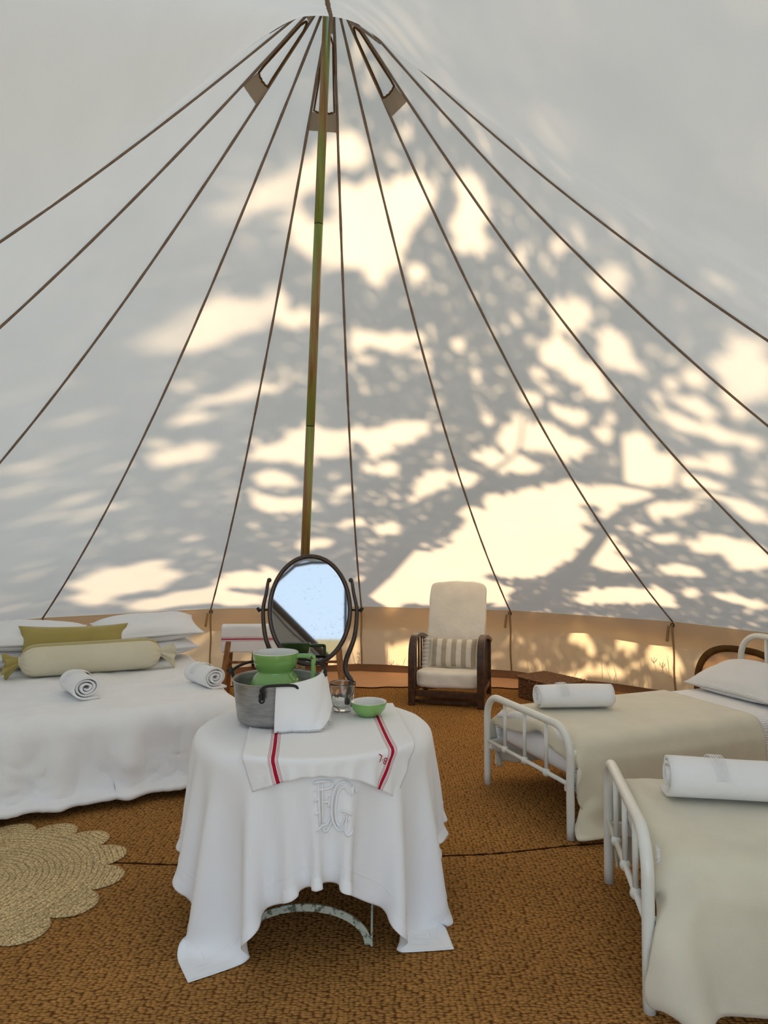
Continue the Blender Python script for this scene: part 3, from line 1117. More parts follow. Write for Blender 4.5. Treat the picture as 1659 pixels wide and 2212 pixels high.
# green jug standing in the pan
jug = empty('jug', (-0.462, 2.955, ZT + 0.010), label='green glazed jug with white inside standing in the pan', cat='jug')
outer = [(0.001, 0.0), (0.070, 0.0), (0.082, 0.008), (0.100, 0.05), (0.110, 0.10), (0.106, 0.135), (0.092, 0.162), (0.078, 0.176), (0.0745, 0.184), (0.077, 0.190), (0.086, 0.202), (0.094, 0.225), (0.0965, 0.250), (0.0965, 0.262)]
MB().lathe(outer, 56).build('body', M['celadon'], jug, merge=1e-4)
MB().lathe([(0.0965, 0.262), (0.0945, 0.2645), (0.0915, 0.262), (0.089, 0.226), (0.080, 0.203), (0.070, 0.186), (0.090, 0.15), (0.10, 0.1), (0.07, 0.02), (0.001, 0.015)], 56).build('lining', M['porcelain'], jug, merge=1e-4)
ha = rad(-8)
hp = [(0.090, 0, 0.249), (0.125, 0, 0.250), (0.158, 0, 0.250), (0.165, 0, 0.243), (0.165, 0, 0.21), (0.165, 0, 0.175), (0.160, 0, 0.150), (0.135, 0, 0.140), (0.104, 0, 0.135)]
m = MB()
vs, fs = [], []
hp2 = catmull(hp, 4)
for i, p in enumerate(hp2):
    t = (hp2[min(i + 1, len(hp2) - 1)] - hp2[max(i - 1, 0)]).normalized()
    n = Vector((-t.z, 0, t.x))
    for sy, sn in ((-1, -1), (1, -1), (1, 1), (-1, 1)):
        q = p + Vector((0, sy * 0.0125, 0)) + n * sn * 0.0075
        vs.append((q.x * math.cos(ha) - q.y * math.sin(ha), q.x * math.sin(ha) + q.y * math.cos(ha), q.z))
for i in range(len(hp2) - 1):
    for q in range(4):
        fs.append((i * 4 + q, i * 4 + (q + 1) % 4, i * 4 + 4 + (q + 1) % 4, i * 4 + 4 + q))
m.add(vs, fs).build('handle', M['celadon'], jug, auto='n', bevel=0.004)

# fringed napkin hung over the pan's rim
nap = empty('napkin', label='white fringed linen napkin hanging over the rim of the pan', cat='napkin')
nu, nv = 30, 24
P = np.zeros((nu, nv, 3))
PX, PY = -0.45, 2.93
for i in range(nu):
    u = i / (nu - 1)
    if u < 0.72:
        k_ = u / 0.72
        a = rad(-83 + 74 * k_)
        foot = Vector((-0.430 + 0.185 * k_, 2.722 + 0.020 * k_, 0.004))
    else:
        k_ = (u - 0.72) / 0.28
        a = rad(-9 + 17 * k_)
        foot = Vector((-0.245 + 0.035 * k_, 2.742 + 0.16 * k_, 0.004 + 0.055 * k_))
    lift_ = 0.004 + 0.020 * min(1, u / 0.72)
    ca, sa = math.cos(a), math.sin(a)
    rim = Vector((PX + 0.203 * ca, PY + 0.203 * sa, ph + lift_ - 0.004))
    for j in range(nv):
        v = j / (nv - 1)
        if v < 0.16:
            q_ = v / 0.16
            p = Vector((PX + (0.166 + 0.022 * q_) * ca, PY + (0.166 + 0.022 * q_) * sa, ph - 0.035 * (1 - q_) + lift_))
        elif v < 0.26:
            q_ = (v - 0.16) / 0.10
            p = Vector((PX + (0.188 + 0.015 * q_) * ca, PY + (0.188 + 0.015 * q_) * sa, ph + lift_ + 0.004 * math.sin(PI * q_) - 0.004 * q_))
        else:
            q_ = (v - 0.26) / 0.74
            p = rim.lerp(foot, q_)
            n_ = Vector((ca, sa, 0))
            p += n_ * (0.030 * math.sin(PI * q_) * math.sin(PI * min(1, u / 0.72)) + 0.006 * q_ * math.sin(u * 17))
        P[i, j] = (p.x, p.y, ZT + p.z)
cloth_obj('napkin_cloth', P, M['linen'], nap, 2, 0.002)
fr = MB()
rnd = random.Random(4)
for k in range(240):
    u = rnd.random()
    x = u * (nu - 1); i = min(int(x), nu - 2); f = x - i
    p = Vector(P[i, -1] * (1 - f) + P[i + 1, -1] * f)
    q = Vector(P[i, -2] * (1 - f) + P[i + 1, -2] * f)
    d = Vector((p - q)); d.normalize()
    L = rnd.uniform(0.012, 0.020)
    out = Vector((p.x + 0.45, p.y - 2.93, 0)).normalized()
    if p.z - ZT < 0.03:
        d = (d * 0.3 + out).normalized()
    e = p + d * L + Vector((rnd.uniform(-0.004, 0.004), rnd.uniform(-0.003, 0.003), 0)); e.z = max(e.z, ZT + 0.002)
    sd = d.cross(out if abs(d.dot(out)) < 0.8 else Vector((0, 0, 1))).normalized() * 0.0009
    fr.add([p - sd, p + sd, e + sd * 0.6, e - sd * 0.6], [(0, 1, 2, 3)])
tag(fr.build('fringe', M['linen'], nap), kind='stuff')

# tumbler
gl = empty('glass_tumbler', (-0.182, 3.05, ZT), label='clear fluted glass tumbler between the pan and the green bowl', cat='glass')
seg = 72
profo = [(0.001, 0.0), (0.036, 0.0), (0.043, 0.003), (0.046, 0.012), (0.0435, 0.022), (0.046, 0.035), (0.0505, 0.06), (0.0535, 0.082), (0.0555, 0.092), (0.057, 0.105), (0.0585, 0.118), (0.0590, 0.124)]
profi = [(0.0575, 0.1245), (0.0560, 0.118), (0.0535, 0.095), (0.0500, 0.075), (0.0440, 0.03), (0.038, 0.018), (0.001, 0.016)]
vs, fs = [], []
pr = profo + profi
for ii, (r, z) in enumerate(pr):
    for k in range(seg):
        a = 2 * PI * k / seg
        rr = r
        if ii < len(profo) and 0.025 < z < 0.088:
            ff = math.sin(PI * min(1, max(0, (z - 0.022) / 0.068)))
            rr = r - 0.0035 * ff * (abs(math.cos(a * 9 / 2)) ** 3) + 0.0012 * ff
        vs.append((rr * math.cos(a), rr * math.sin(a), z))
for i in range(len(pr) - 1):
    for k in range(seg):
        k2 = (k + 1) % seg
        fs.append((i * seg + k, i * seg + k2, (i + 1) * seg + k2, (i + 1) * seg + k))
MB().add(vs, fs).build('tumbler', M['glass'], gl, merge=1e-4)

# bowl
bowl = empty('bowl', (-0.066, 2.985, ZT), label='small green glazed bowl with white inside on the striped towel', cat='bowl')
MB().lathe([(0.001, 0.0), (0.042, 0.0), (0.045, 0.004), (0.058, 0.012), (0.071, 0.028), (0.0755, 0.044), (0.0775, 0.056), (0.077, 0.058)], 48).build('body', M['celadon'], bowl, merge=1e-4)
MB().lathe([(0.077, 0.058), (0.075, 0.059), (0.0655, 0.0545), (0.064, 0.050), (0.060, 0.03), (0.04, 0.014), (0.001, 0.012)], 48).build('lining', M['porcelain'], bowl, merge=1e-4)

# mirror on its stand
mir = empty('dressing_mirror', (-0.342, 3.19, ZT + 0.002), rad(-0.6), 'oval dressing mirror in a dark wooden frame on scrolled posts', 'mirror')
ov_w, ov_h = 0.196, 0.258
zc_ = 0.425
tilt = rad(-3.7)
RT = Matrix.Translation((0, 0, zc_)) @ Matrix.Rotation(tilt, 4, 'X')
def ov(a, k=0.0, y=0.0):
    return RT @ Vector(((ov_w - k) * math.cos(a), y, (ov_h - k) * math.sin(a)))
ringN = 72
vs, fs = [], []
sect = [(0.0, 0.008), (0.001, -0.008), (0.006, -0.014), (0.014, -0.014), (0.021, -0.008), (0.021, 0.008)]
for i in range(ringN):
    a = 2 * PI * i / ringN
    for k, y in sect:
        vs.append(ov(a, k, y))
ns = len(sect)
for i in range(ringN):
    j = (i + 1) % ringN
    for q in range(ns):
        fs.append((i * ns + q, j * ns + q, j * ns + (q + 1) % ns, i * ns + (q + 1) % ns))
MB().add(vs, fs).build('oval_frame', M['wood_mirror'], mir, auto='n')
vs = [ov(2 * PI * i / ringN, 0.018, -0.004) for i in range(ringN)] + [ov(2 * PI * i / ringN, 0.018, 0.004) for i in range(ringN)]
MB().add(vs, [tuple(range(ringN - 1, -1, -1)), tuple(range(ringN, 2 * ringN))] + [(i, (i + 1) % ringN, ringN + (i + 1) % ringN, ringN + i) for i in range(ringN)]).build('mirror_glass', M['mirror'], mir, smooth=False)
for s in (-1, 1):
    pts = [(0.192, 0, 0.562), (0.196, 0, 0.545), (0.203, 0, 0.50), (0.213, 0, 0.455), (0.217, 0, 0.42), (0.214, 0, 0.36), (0.205, 0, 0.30), (0.188, 0, 0.25), (0.170, 0, 0.205), (0.163, 0, 0.165), (0.170, 0, 0.135), (0.185, 0, 0.112), (0.192, 0, 0.09), (0.188, 0, 0.06), (0.185, 0, 0.03)]
    pth = catmull([(s * x, y, z) for x, y, z in pts], 5)
    n = len(pth)
    rr = [0.007 + 0.0065 * min(1, i / n * 1.4) for i in range(n)]
    m = MB().tube(pth, rr, 8)
    m.ball((s * 0.189, 0, 0.562), 0.011)
    m.build('scroll_post', M['wood_mirror'], mir)
    MB().tube([(s * 0.186, -0.10, 0.014), (s * 0.186, -0.05, 0.026), (s * 0.186, 0, 0.034), (s * 0.186, 0.05, 0.026), (s * 0.186, 0.09, 0.014)], [0.012, 0.013, 0.015, 0.013, 0.012], 8).build('foot', M['wood_mirror'], mir)
    kn = MB().tube([(s * 0.190, 0, zc_), (s * 0.232, 0, zc_)], 0.005, 8)
    kn.tube([(s * 0.232, 0, zc_ - 0.008), (s * 0.244, 0, zc_ + 0.010)], 0.007, 8)
    kn.build('pivot_knob', M['iron'], mir)
MB().tube([(-0.186, 0, 0.034), (0.186, 0, 0.034)], 0.010, 8).build('stretcher', M['wood_mirror'], mir)

# ------------------------------------------------------------------ soft furnishing builders
def pillow_mesh(wd, hg, th, n=22, pinch=0.07, seed=0, wr=0.006):
    """returns a closed MB: lens-shaped cushion with drawn-out corners, in its own XY plane"""
    m = MB()
    u = np.linspace(-1, 1, n)
    U, V = np.meshgrid(u, u, indexing='ij')
    X = wd / 2 * U * (1 - pinch * (1 - V ** 2) ** 1.0 * np.abs(U) ** 3)
    Y = hg / 2 * V * (1 - pinch * 1.2 * (1 - U ** 2) ** 1.0 * np.abs(V) ** 3)
    Z = th / 2 * ((1 - np.abs(U) ** 2.6) ** 0.55) * ((1 - np.abs(V) ** 2.6) ** 0.55)
    wn_ = vnoise(U * 3 + 9, V * 3 + 5, seed) * wr * 2 + vnoise(U * 7, V * 7 + 3, seed + 1) * wr
    edge = (1 - np.abs(U) ** 6) * (1 - np.abs(V) ** 6)
    top = np.stack([X, Y, Z + wn_ * edge + 0.002], -1)
    bot = np.stack([X, Y, -Z * 0.85 + wn_ * edge * 0.5 - 0.002], -1)
    m.grid(top)
    o = len(m.v)
    nb = n
    fs = []
    for i in range(n - 1):
        for j in range(n - 1):
            fs.append((i * nb + j, i * nb + j + 1, (i + 1) * nb + j + 1, (i + 1) * nb + j))
    m.add(bot.reshape(-1, 3).tolist(), fs)
    # rim
    ringi = [i * n for i in range(n)] + [(n - 1) * n + j for j in range(1, n)] + [i * n + n - 1 for i in range(n - 2, -1, -1)] + [j for j in range(n - 2, 0, -1)]
    N_ = n * n
    for a in range(len(ringi)):
        b = (a + 1) % len(ringi)
        m.f.append((ringi[a], ringi[b], ringi[b] + N_, ringi[a] + N_))
    m.uvs = np.concatenate([np.stack([(U + 1) / 2, (V + 1) / 2], -1).reshape(-1, 2)] * 2)
    return m

def pillow(name, wd, hg, th, mat, loc, rot, label, cat, group=None, seed=0, pinch=0.07, wr=0.006, parent=None):
    m = pillow_mesh(wd, hg, th, 22, pinch, seed, wr)
    o = m.build(name, mat, parent, subd=1)
    setuv(o, m.uvs)
    o.location = loc
    o.rotation_euler = rot
    tag(o, label, cat, group)
    return o

def rolled_towel(name, L, R, loc, rz, label, group, seed=0, turns=3.2, tail=0.075):
    e = empty(name, loc, rz, label, 'towel', group)
    th = 0.013
    rn = random.Random(seed)
    cs = []
    K = 78
    ang = [2 * PI * turns * i / K for i in range(K + 1)]
    pitch = (R - 0.018) / turns
    outer, inner = [], []
    for a in ang:
        r = R - pitch * a / (2 * PI)
        sx = 1.10; sz = 0.90
        t0 = -PI / 2 - a
        wob = 1 + 0.05 * math.sin(3 * a + seed) * (a / ang[-1])
        outer.append((r * wob * sx * math.cos(t0), R * sz + r * wob * sz * math.sin(t0)))
        r2 = r - th
        inner.append((r2 * wob * sx * math.cos(t0), R * sz + r2 * wob * sz * math.sin(t0)))
    # flat tail under the roll, running out in -y
    outer = [(tail, 0.0), (tail * 0.5, 0.0)] + outer
    inner = [(tail, th), (tail * 0.5, th)] + inner
    sec = outer + inner[::-1]
    n = len(sec); NX = 16
    P = np.zeros((NX, n, 3))
    for i in range(NX):
        u = i / (NX - 1)
        x = -L / 2 + L * u
        for q, (y, z) in enumerate(sec):
            depth = min(q, n - 1 - q) / (n / 2)
            sh = 0.010 * math.sin(depth * 9 + seed) * (1 if u > 0.5 else -1) * (abs(2 * u - 1) ** 3)
            soft = 1 + 0.03 * math.sin(u * 7 + seed) * (1 - depth)
            P[i, q] = (x + sh, y * soft, max(0.0, z * (1 + 0.02 * math.sin(u * 5 + seed))))
    m = MB()
    vs = P.reshape(-1, 3).tolist(); fs = []
    for i in range(NX - 1):
        for q in range(n):
            q2 = (q + 1) % n
            fs.append((i * n + q, i * n + q2, (i + 1) * n + q2, (i + 1) * n + q))
    h = n // 2
    for i0, flip in ((0, 1), (NX - 1, 0)):
        for q in range(h - 1):
            f = (i0 * n + q, i0 * n + q + 1, i0 * n + n - 2 - q, i0 * n + n - 1 - q)
            fs.append(f if flip else f[::-1])
    m.add(vs, fs)
    m.build('roll', M['terry'], e, auto='n')
    # woven band near one end
    b = MB()
    for k in range(6):
        x = -L / 2 + L * 0.28 + 0.009 * k
        ringp = []
        for a in np.linspace(0.05 * PI, 0.95 * PI, 22):
            un = (x + L / 2) / L
            ringp.append((x, 1.10 * R * math.cos(a) * (1 + 0.03 * math.sin(un * 7 + seed)), (R * 0.90 + 0.90 * R * math.sin(a)) * (1 + 0.02 * math.sin(un * 5 + seed))))
        b.tube(ringp, 0.0016, 5)
    b.build('woven_band', M['linen'], e)
    return e

# ------------------------------------------------------------------ double bed
DB = (-1.545, 3.90); DA = rad(115.0)
dbed = empty('double_bed', (DB[0], DB[1], 0.016), DA, 'low double bed on painted white wooden legs at the left', 'bed')
BW, BL = 1.50, 2.0
MB().box((0.02, -BW / 2 + 0.02, 0.16), (BL, BW / 2 - 0.02, 0.25)).build('bed_base', M['white_paint'], dbed, smooth=False, bevel=0.01)
MB().box((0.0, -BW / 2, 0.25), (BL, BW / 2, 0.44)).build('mattress', M['linen'], dbed, bevel=0.06)
for sx in (0.10, BL - 0.1):
    for sy in (-0.62, 0.62):
        MB().tube([(sx, sy, 0), (sx, sy, 0.17)], [0.026, 0.032], 10).build('leg', M['white_paint'], dbed)
def place(P, loc, a):
    c, s = math.cos(a), math.sin(a)
    Q = P.copy()
    Q[..., 0] = loc[0] + P[..., 0] * c - P[..., 1] * s
    Q[..., 1] = loc[1] + P[..., 0] * s + P[..., 1] * c
    return Q
bx = col_box(1.02, 0.765, 0.462, 0.0, 0.09, 0.5)
P0 = flat_grid(-1.02 - 0.40, 0.80, -0.765 - 0.39, 0.765 + 0.39, 58, 62, 0.47, 0, 0, 0, 0.006, 11)
def dcol(Q, P):
    return col_floor(bx(Q, P), P, 0.04)
DV = drape(P0, dcol, steps=150, iters=8, bend=0.35, damp=0.96)
U, V = np.meshgrid(np.linspace(0, 1, 58), np.linspace(0, 1, 62), indexing='ij')
puff = vnoise(U * 9, V * 9, 3) * 0.016 + vnoise(U * 17, V * 21, 4) * 0.010
side = np.clip((0.47 - DV[..., 2]) / 0.2, 0, 1)
DV[..., 2] += puff * (1 - side) + 0.01
DV[..., 0] += (vnoise(U * 4 + 3, V * 13, 5) * 0.07 + vnoise(U * 9, V * 24, 15) * 0.03) * side * (DV[..., 0] < -0.9)
DV[..., 1] += vnoise(U * 13, V * 4, 6) * 0.05 * side * (np.abs(DV[..., 1]) > 0.7) * np.sign(DV[..., 1])
DV = upsample(DV, 3)
nU, nV = DV.shape[:2]
U, V = np.meshgrid(np.linspace(0, 1, nU), np.linspace(0, 1, nV), indexing='ij')
side = np.clip((0.46 - DV[..., 2]) / 0.25, 0, 1)
fold = np.abs(vnoise(U * 5 + 3 + 2 * vnoise(U * 6, V * 6, 71), V * 20, 72)) * 2
fine_ = np.abs(vnoise(U * 34 + 5 * vnoise(U * 9, V * 9, 73), V * 30, 74)) * 2
DV[..., 0] -= side * (DV[..., 0] < -0.93) * (0.055 * fold + 0.016 * fine_)
DV[..., 2] += (1 - side) * (0.010 * np.abs(vnoise(U * 12 + 4 * vnoise(U * 5, V * 5, 75), V * 14, 76)) * 2)
hem_ = np.clip((0.035 - U) / 0.035, 0, 1)
DV[..., 0] -= 0.018 * hem_ * (DV[..., 0] < -0.93)
DV[..., 0] += 1.02
DV = place(DV, DB, DA)
DV[..., 2] += 0.016
duv = cloth_obj('duvet', DV, M['duvet'], None, 0, 0)
md = duv.modifiers.new('solid', 'SOLIDIFY'); md.thickness = 0.022; md.offset = 1
tag(duv, 'rumpled white linen duvet spread over the double bed', 'duvet')
def on_bed(x, y, z):
    c, s = math.cos(DA), math.sin(DA)
    return (DB[0] + x * c - y * s, DB[1] + x * s + y * c, z)
BZ = 0.515
PG = 'white pillows at the head of the double bed'
pillow('pillow', 0.80, 0.50, 0.17, M['pillow'], on_bed(1.74, -0.37, BZ + 0.085), (rad(2), rad(-4), DA - PI / 2), 'white pillow at the bottom of the right-hand stack on the double bed', 'pillow', PG, 1)
pillow('pillow', 0.82, 0.52, 0.20, M['pillow'], on_bed(1.72, -0.38, BZ + 0.250), (rad(10), rad(-2), DA - PI / 2 + 0.03), 'white pillow on top of the right-hand stack on the double bed', 'pillow', PG, 2)
pillow('pillow', 0.80, 0.50, 0.17, M['pillow'], on_bed(1.74, 0.44, BZ + 0.085), (rad(2), rad(3), DA - PI / 2), 'white pillow at the bottom of the left-hand stack on the double bed', 'pillow', PG, 3)
pillow('pillow', 0.80, 0.52, 0.18, M['pillow'], on_bed(1.70, 0.47, BZ + 0.240), (rad(10), rad(2), DA - PI / 2 - 0.04), 'white pillow on top of the left-hand stack on the double bed', 'pillow', PG, 4)
pillow('lumbar_cushion', 0.76, 0.31, 0.14, M['mustard'], on_bed(1.475, 0.16, BZ + 0.185), (rad(66), rad(1.5), DA - PI / 2 + 0.02), 'mustard velvet lumbar cushion propped against the pillows', 'cushion', None, 6, 0.10, 0.004)
# bolster: mustard above and behind, cream in front
bol = empty('bolster', on_bed(1.27, 0.04, BZ + 0.118), DA - PI / 2, 'long two-tone bolster in cream and mustard with tied ends', 'bolster')
hl, br = 0.46, 0.118
pr = [(0.030, -hl - 0.012), (0.055, -hl), (0.085, -hl + 0.020), (0.106, -hl + 0.05), (br, -hl + 0.10), (br * 1.01, -hl * 0.5), (br, 0), (br * 1.01, hl * 0.5), (br, hl - 0.10), (0.106, hl - 0.05), (0.085, hl - 0.020), (0.055, hl), (0.030, hl + 0.012)]
def half(a0, a1, mat, name):
    m = MB()
    seg = 26
    vs, fs = [], []
    fine = catmull([(r, z, 0) for r, z in pr], 4)
    for p in fine:
        for k in range(seg + 1):
            a = a0 + (a1 - a0) * k / seg
            e = max(0, (abs(p.y) - (hl - 0.07)) / 0.08)
            r = p.x * (1 + 0.10 * min(1, e) * math.cos(a * 14))
            y, z = r * math.cos(a), r * math.sin(a) * 0.96
            z = max(z, -br * 0.94)
            vs.append((p.y, y, z))
    for i in range(len(fine) - 1):
        for k in range(seg):
            fs.append((i * (seg + 1) + k, i * (seg + 1) + k + 1, (i + 1) * (seg + 1) + k + 1, (i + 1) * (seg + 1) + k))
    m.add(vs, fs)
    return m.build(name, mat, bol)
half(rad(-60), rad(118), M['mustard'], 'mustard_half')
half(rad(118), rad(300), M['bolster_cream'], 'cream_half')
for s in (-1, 1):
    m = MB(); vs, fs = [], []
    segs = 40
    for j in range(7):
        u = j / 6
        x = s * (hl + 0.008 + 0.10 * u)
        for k in range(segs):
            a = 2 * PI * k / segs
            r = (0.026 + 0.052 * u ** 1.2) * (1 + (0.12 + 0.35 * u) * math.sin(a * 6 + s))
            vs.append((x + 0.012 * u * math.sin(a * 3), r * math.cos(a) * 0.8, r * math.sin(a) * 0.9 - 0.03 * u))
    for j in range(6):
        for k in range(segs):
            fs.append((j * segs + k, j * segs + (k + 1) % segs, (j + 1) * segs + (k + 1) % segs, (j + 1) * segs + k))
    m.add(vs, fs).build('tied_end', M['mustard'] if s < 0 else M['bolster_cream'], bol, solid=0.003)
    MB().tube([(s * (hl + 0.012), 0.030 * math.cos(a), 0.030 * math.sin(a)) for a in np.linspace(0, 2 * PI, 17)[:-1]], 0.006, 6, closed=True).build('tie', M['bolster_cream'], bol)
TG = 'rolled white towels laid on the beds'
rolled_towel('rolled_towel', 0.30, 0.082, (-1.91, 4.36, 0.508), rad(-52), 'rolled white towel on the double bed in front of the bolster', TG, 1)
rolled_towel('rolled_towel', 0.30, 0.080, (-1.20, 4.66, 0.508), rad(-50), 'rolled white towel at the right edge of the double bed', TG, 2)

# ------------------------------------------------------------------ single beds
def ribbed_quilt():
    t = NT('ribbed_white_quilt')
    tc = t.n('ShaderNodeTexCoord')
    sp = t.n('ShaderNodeSeparateXYZ')
    t.l(tc.outputs['UV'], sp.inputs[0])
    wob = t.noise(t.coord('Object'), 8, 3)
    ph_ = t.math('ADD', t.math('MULTIPLY', sp.outputs[1], 620.0), t.math('MULTIPLY', wob, 9.0))
    h = t.math('SINE', ph_)
    t.b.inputs['Base Color'].default_value = (0.92, 0.92, 0.93, 1)
    t.b.inputs['Roughness'].default_value = 0.95
    t.b.inputs['Specular IOR Level'].default_value = 0.1
    t.l(t.bump(h, 0.5, 0.004), t.b.inputs['Normal'])
    return t.m
M['ribbed'] = ribbed_quilt()

BHW, BLEN, FH, HH = 0.41, 2.06, 0.535, 0.80
def hoop(x, h, r=0.0205, cr=0.125):
    p = [(x, -BHW, 0)]
    for z in np.linspace(0.05, h - cr, 6): p.append((x, -BHW, z))
    for a in np.linspace(0, PI / 2, 9)[1:]: p.append((x, -BHW + cr - cr * math.cos(a), h - cr + cr * math.sin(a)))
    for y in np.linspace(-BHW + cr, BHW - cr, 7)[1:]: p.append((x, y, h))
    for a in np.linspace(0, PI / 2, 9)[1:]: p.append((x, BHW - cr + cr * math.sin(a), h - cr + cr * math.cos(a)))
    for z in np.linspace(h - cr, 0.0, 7)[1:]: p.append((x, BHW, z))
    return MB().tube(p, r, 14)
def single_bed(loc, rz, label, head=True):
    e = empty('single_bed', (loc[0], loc[1], 0.016), rz, label, 'bed', 'cream metal single beds')
    hoop(0, FH).build('footboard_hoop', M['bed_metal'], e)
    MB().tube([(0, -BHW, 0.262), (0, BHW, 0.262)], 0.0115, 10).build('lower_rail', M['bed_metal'], e)
    for y in (-0.205, 0, 0.205):
        sp = MB().tube([(0, y, 0.262), (0, y, FH - 0.005)], 0.0105, 10).build('spindle', M['bed_metal'], e)
        MB().ball((0, y, 0.262), 0.021, 12, 8, 1.1).build('ball_joint', M['bed_metal'], sp)
    hoop(BLEN, HH, cr=0.16).build('headboard_hoop', M['bed_metal'], e)
    MB().tube([(BLEN, -BHW, 0.30), (BLEN, BHW, 0.30)], 0.0115, 10).build('head_rail', M['bed_metal'], e)
    for y in (-0.205, 0, 0.205):
        MB().tube([(BLEN, y, 0.30), (BLEN, y, HH)], 0.0105, 10).build('head_spindle', M['bed_metal'], e)
    for s in (-1, 1):
        MB().beam((0, s * 0.375, 0.245), (BLEN, s * 0.375, 0.245), 0.03, 0.05).build('side_rail', M['bed_metal'], e, smooth=False)
    MB().box((0.065, -0.38, 0.25), (2.0, 0.38, 0.416)).build('mattress', M['linen'], e, bevel=0.06)
    return e
def bed_cloth(loc, rz, x0, x1, y0, y1, nx, ny, th, seed, steps=130, bend=0.2, x_tuck=1.2, q_drop=0.014, over_leg=0.0):
    """drape a rectangle (bed coordinates: x from the foot, y across) over the mattress"""
    cxm = (0.05 + 2.0) / 2
    b = col_box(0.965, 0.392, 0.455, th, 0.06, 0.55)
    P0 = flat_grid(x0 - cxm, x1 - cxm, y0, y1, nx, ny, 0.457 + th + 0.002, 0, 0, 0, 0.004, seed)
    def f(Q, P):
        Q = b(Q, P)
        # footboard keeps the cloth inside the frame
        m = (Q[..., 0] < -cxm + 0.026) & (np.abs(Q[..., 1]) < BHW + 0.01)
        Q[..., 0] = np.where(m, -cxm + 0.026, Q[..., 0])
        # legs and side rails
        s = np.abs(Q[..., 1]); lim = BHW + 0.012 + th
        m = (s < lim) & (s > 0.37) & (Q[..., 2] < 0.40) & (Q[..., 0] > -cxm + 0.03)
        return col_floor(Q, P, 0.035)
    D = drape(P0, f, steps=steps, iters=8, bend=bend, damp=0.965)
    if th < 0.01:                              # the quilt is tucked flat under the blanket
        if q_drop > 0.02:
            D[..., 1] *= 0.955
        D[..., 1] = np.clip(D[..., 1], -0.392, 0.392)
        D[..., 0] = np.maximum(D[..., 0], -cxm + 0.03)
        D[..., 2] -= q_drop * np.clip((x_tuck - cxm - D[..., 0]) / 0.05, 0, 1)
    else:
        low = np.clip((0.44 - D[..., 2]) / 0.06, 0, 1)
        sd = np.abs(D[..., 1])
        D[..., 1] = np.where(sd > 0.36, np.sign(D[..., 1]) * np.maximum(sd, 0.43 * low), D[..., 1])
        if over_leg:                           # the hanging side falls outside the foot leg
            k_ = np.clip((0.36 - D[..., 2]) / 0.12, 0, 1) * (D[..., 1] < -0.40)
            near_ = np.clip((0.45 - (D[..., 0] + cxm)) / 0.40, 0, 1)
            D[..., 0] -= over_leg * k_ * near_
            D[..., 1] -= 0.028 * k_ * near_
    D[..., 0] += cxm
    D = place(D, loc, rz)
    D[..., 2] += 0.016
    return D
B1, A1 = (0.772, 3.820), rad(21.0)
B2, A2 = (0.900, 2.612), rad(-9.7)
single_bed(B1, A1, 'cream metal single bed standing farther off, pillow against its headboard')
single_bed(B2, A2, 'cream metal single bed nearest the camera at right edge')
QG, KG = 'white ribbed quilts on the single beds', 'cream wool blankets on the single beds'
q = cloth_obj('bed_quilt', bed_cloth(B1, A1, -0.14, 2.02, -0.62, 0.62, 56, 44, 0.006, 21), M['ribbed'], None, 1, 0.006)
tag(q, 'white ribbed quilt on the farther single bed under the blanket', 'quilt', QG)
q = cloth_obj('bed_quilt', bed_cloth(B2, A2, -0.16, 2.02, -0.62, 0.62, 56, 44, 0.006, 22, x_tuck=2.1, q_drop=0.032), M['ribbed'], None, 1, 0.006)
tag(q, 'white ribbed quilt showing behind the spindles of the nearest bed', 'quilt', QG)
q = cloth_obj('wool_blanket', bed_cloth(B1, A1, -0.035, 1.30, -0.835, 0.74, 40, 52, 0.020, 23), M['blanket'], None, 1, 0.008)
tag(q, 'cream wool blanket folded across the foot of the farther single bed', 'blanket', KG)
q = cloth_obj('wool_blanket', bed_cloth(B2, A2, -0.05, 1.60, -0.80, 0.76, 48, 52, 0.020, 24, over_leg=0.055), M['blanket'], None, 1, 0.008)
tag(q, 'cream wool blanket hanging over the side of the nearest bed', 'blanket', KG)
def on_single(b, a, x, y, z):
    c, s = math.cos(a), math.sin(a)
    return (b[0] + x * c - y * s, b[1] + x * s + y * c, z)
pillow('pillow', 0.70, 0.46, 0.18, M['ribbed'], on_single(B1, A1, 1.72, 0.03, 0.575), (rad(14), 0, A1 - PI / 2), 'white ribbed pillow on the farther single bed', 'pillow', None, 9, 0.06, 0.008)
rolled_towel('rolled_towel', 0.44, 0.078, (1.12, 4.09, 0.502), rad(3), 'rolled white towel on the cream blanket of the farther single bed', TG, 5)
rolled_towel('rolled_towel', 0.56, 0.088, (1.375, 2.66, 0.502), rad(-9), 'rolled white towel on the cream blanket of the nearest bed', TG, 8)

# ------------------------------------------------------------------ armchair
ch = empty('armchair', (0.54, 6.07, 0.016), rad(-15), 'low wooden armchair with bent arms and loose white cushions', 'armchair')
def band_path(pts, wx, th, name, mat, par):
    """bent wooden band: follows pts in the YZ plane at constant x; wx wide in x, th thick"""
    pp = catmull(pts, 6)
    vs, fs = [], []
    n = len(pp)
    for i, p in enumerate(pp):
        t = (pp[min(i + 1, n - 1)] - pp[max(i - 1, 0)]).normalized()
        nn = Vector((0, -t.z, t.y))
        for sx, sn in ((-1, -1), (1, -1), (1, 1), (-1, 1)):
            vs.append(p + Vector((sx * wx / 2, 0, 0)) + nn * sn * th / 2)
    for i in range(n - 1):
        for q in range(4):
            fs.append((i * 4 + q, i * 4 + (q + 1) % 4, i * 4 + 4 + (q + 1) % 4, i * 4 + 4 + q))
    fs.append((3, 2, 1, 0)); b = (n - 1) * 4; fs.append((b, b + 1, b + 2, b + 3))
    return MB().add(vs, fs).build(name, mat, par, smooth=False, auto='n', bevel=0.006)
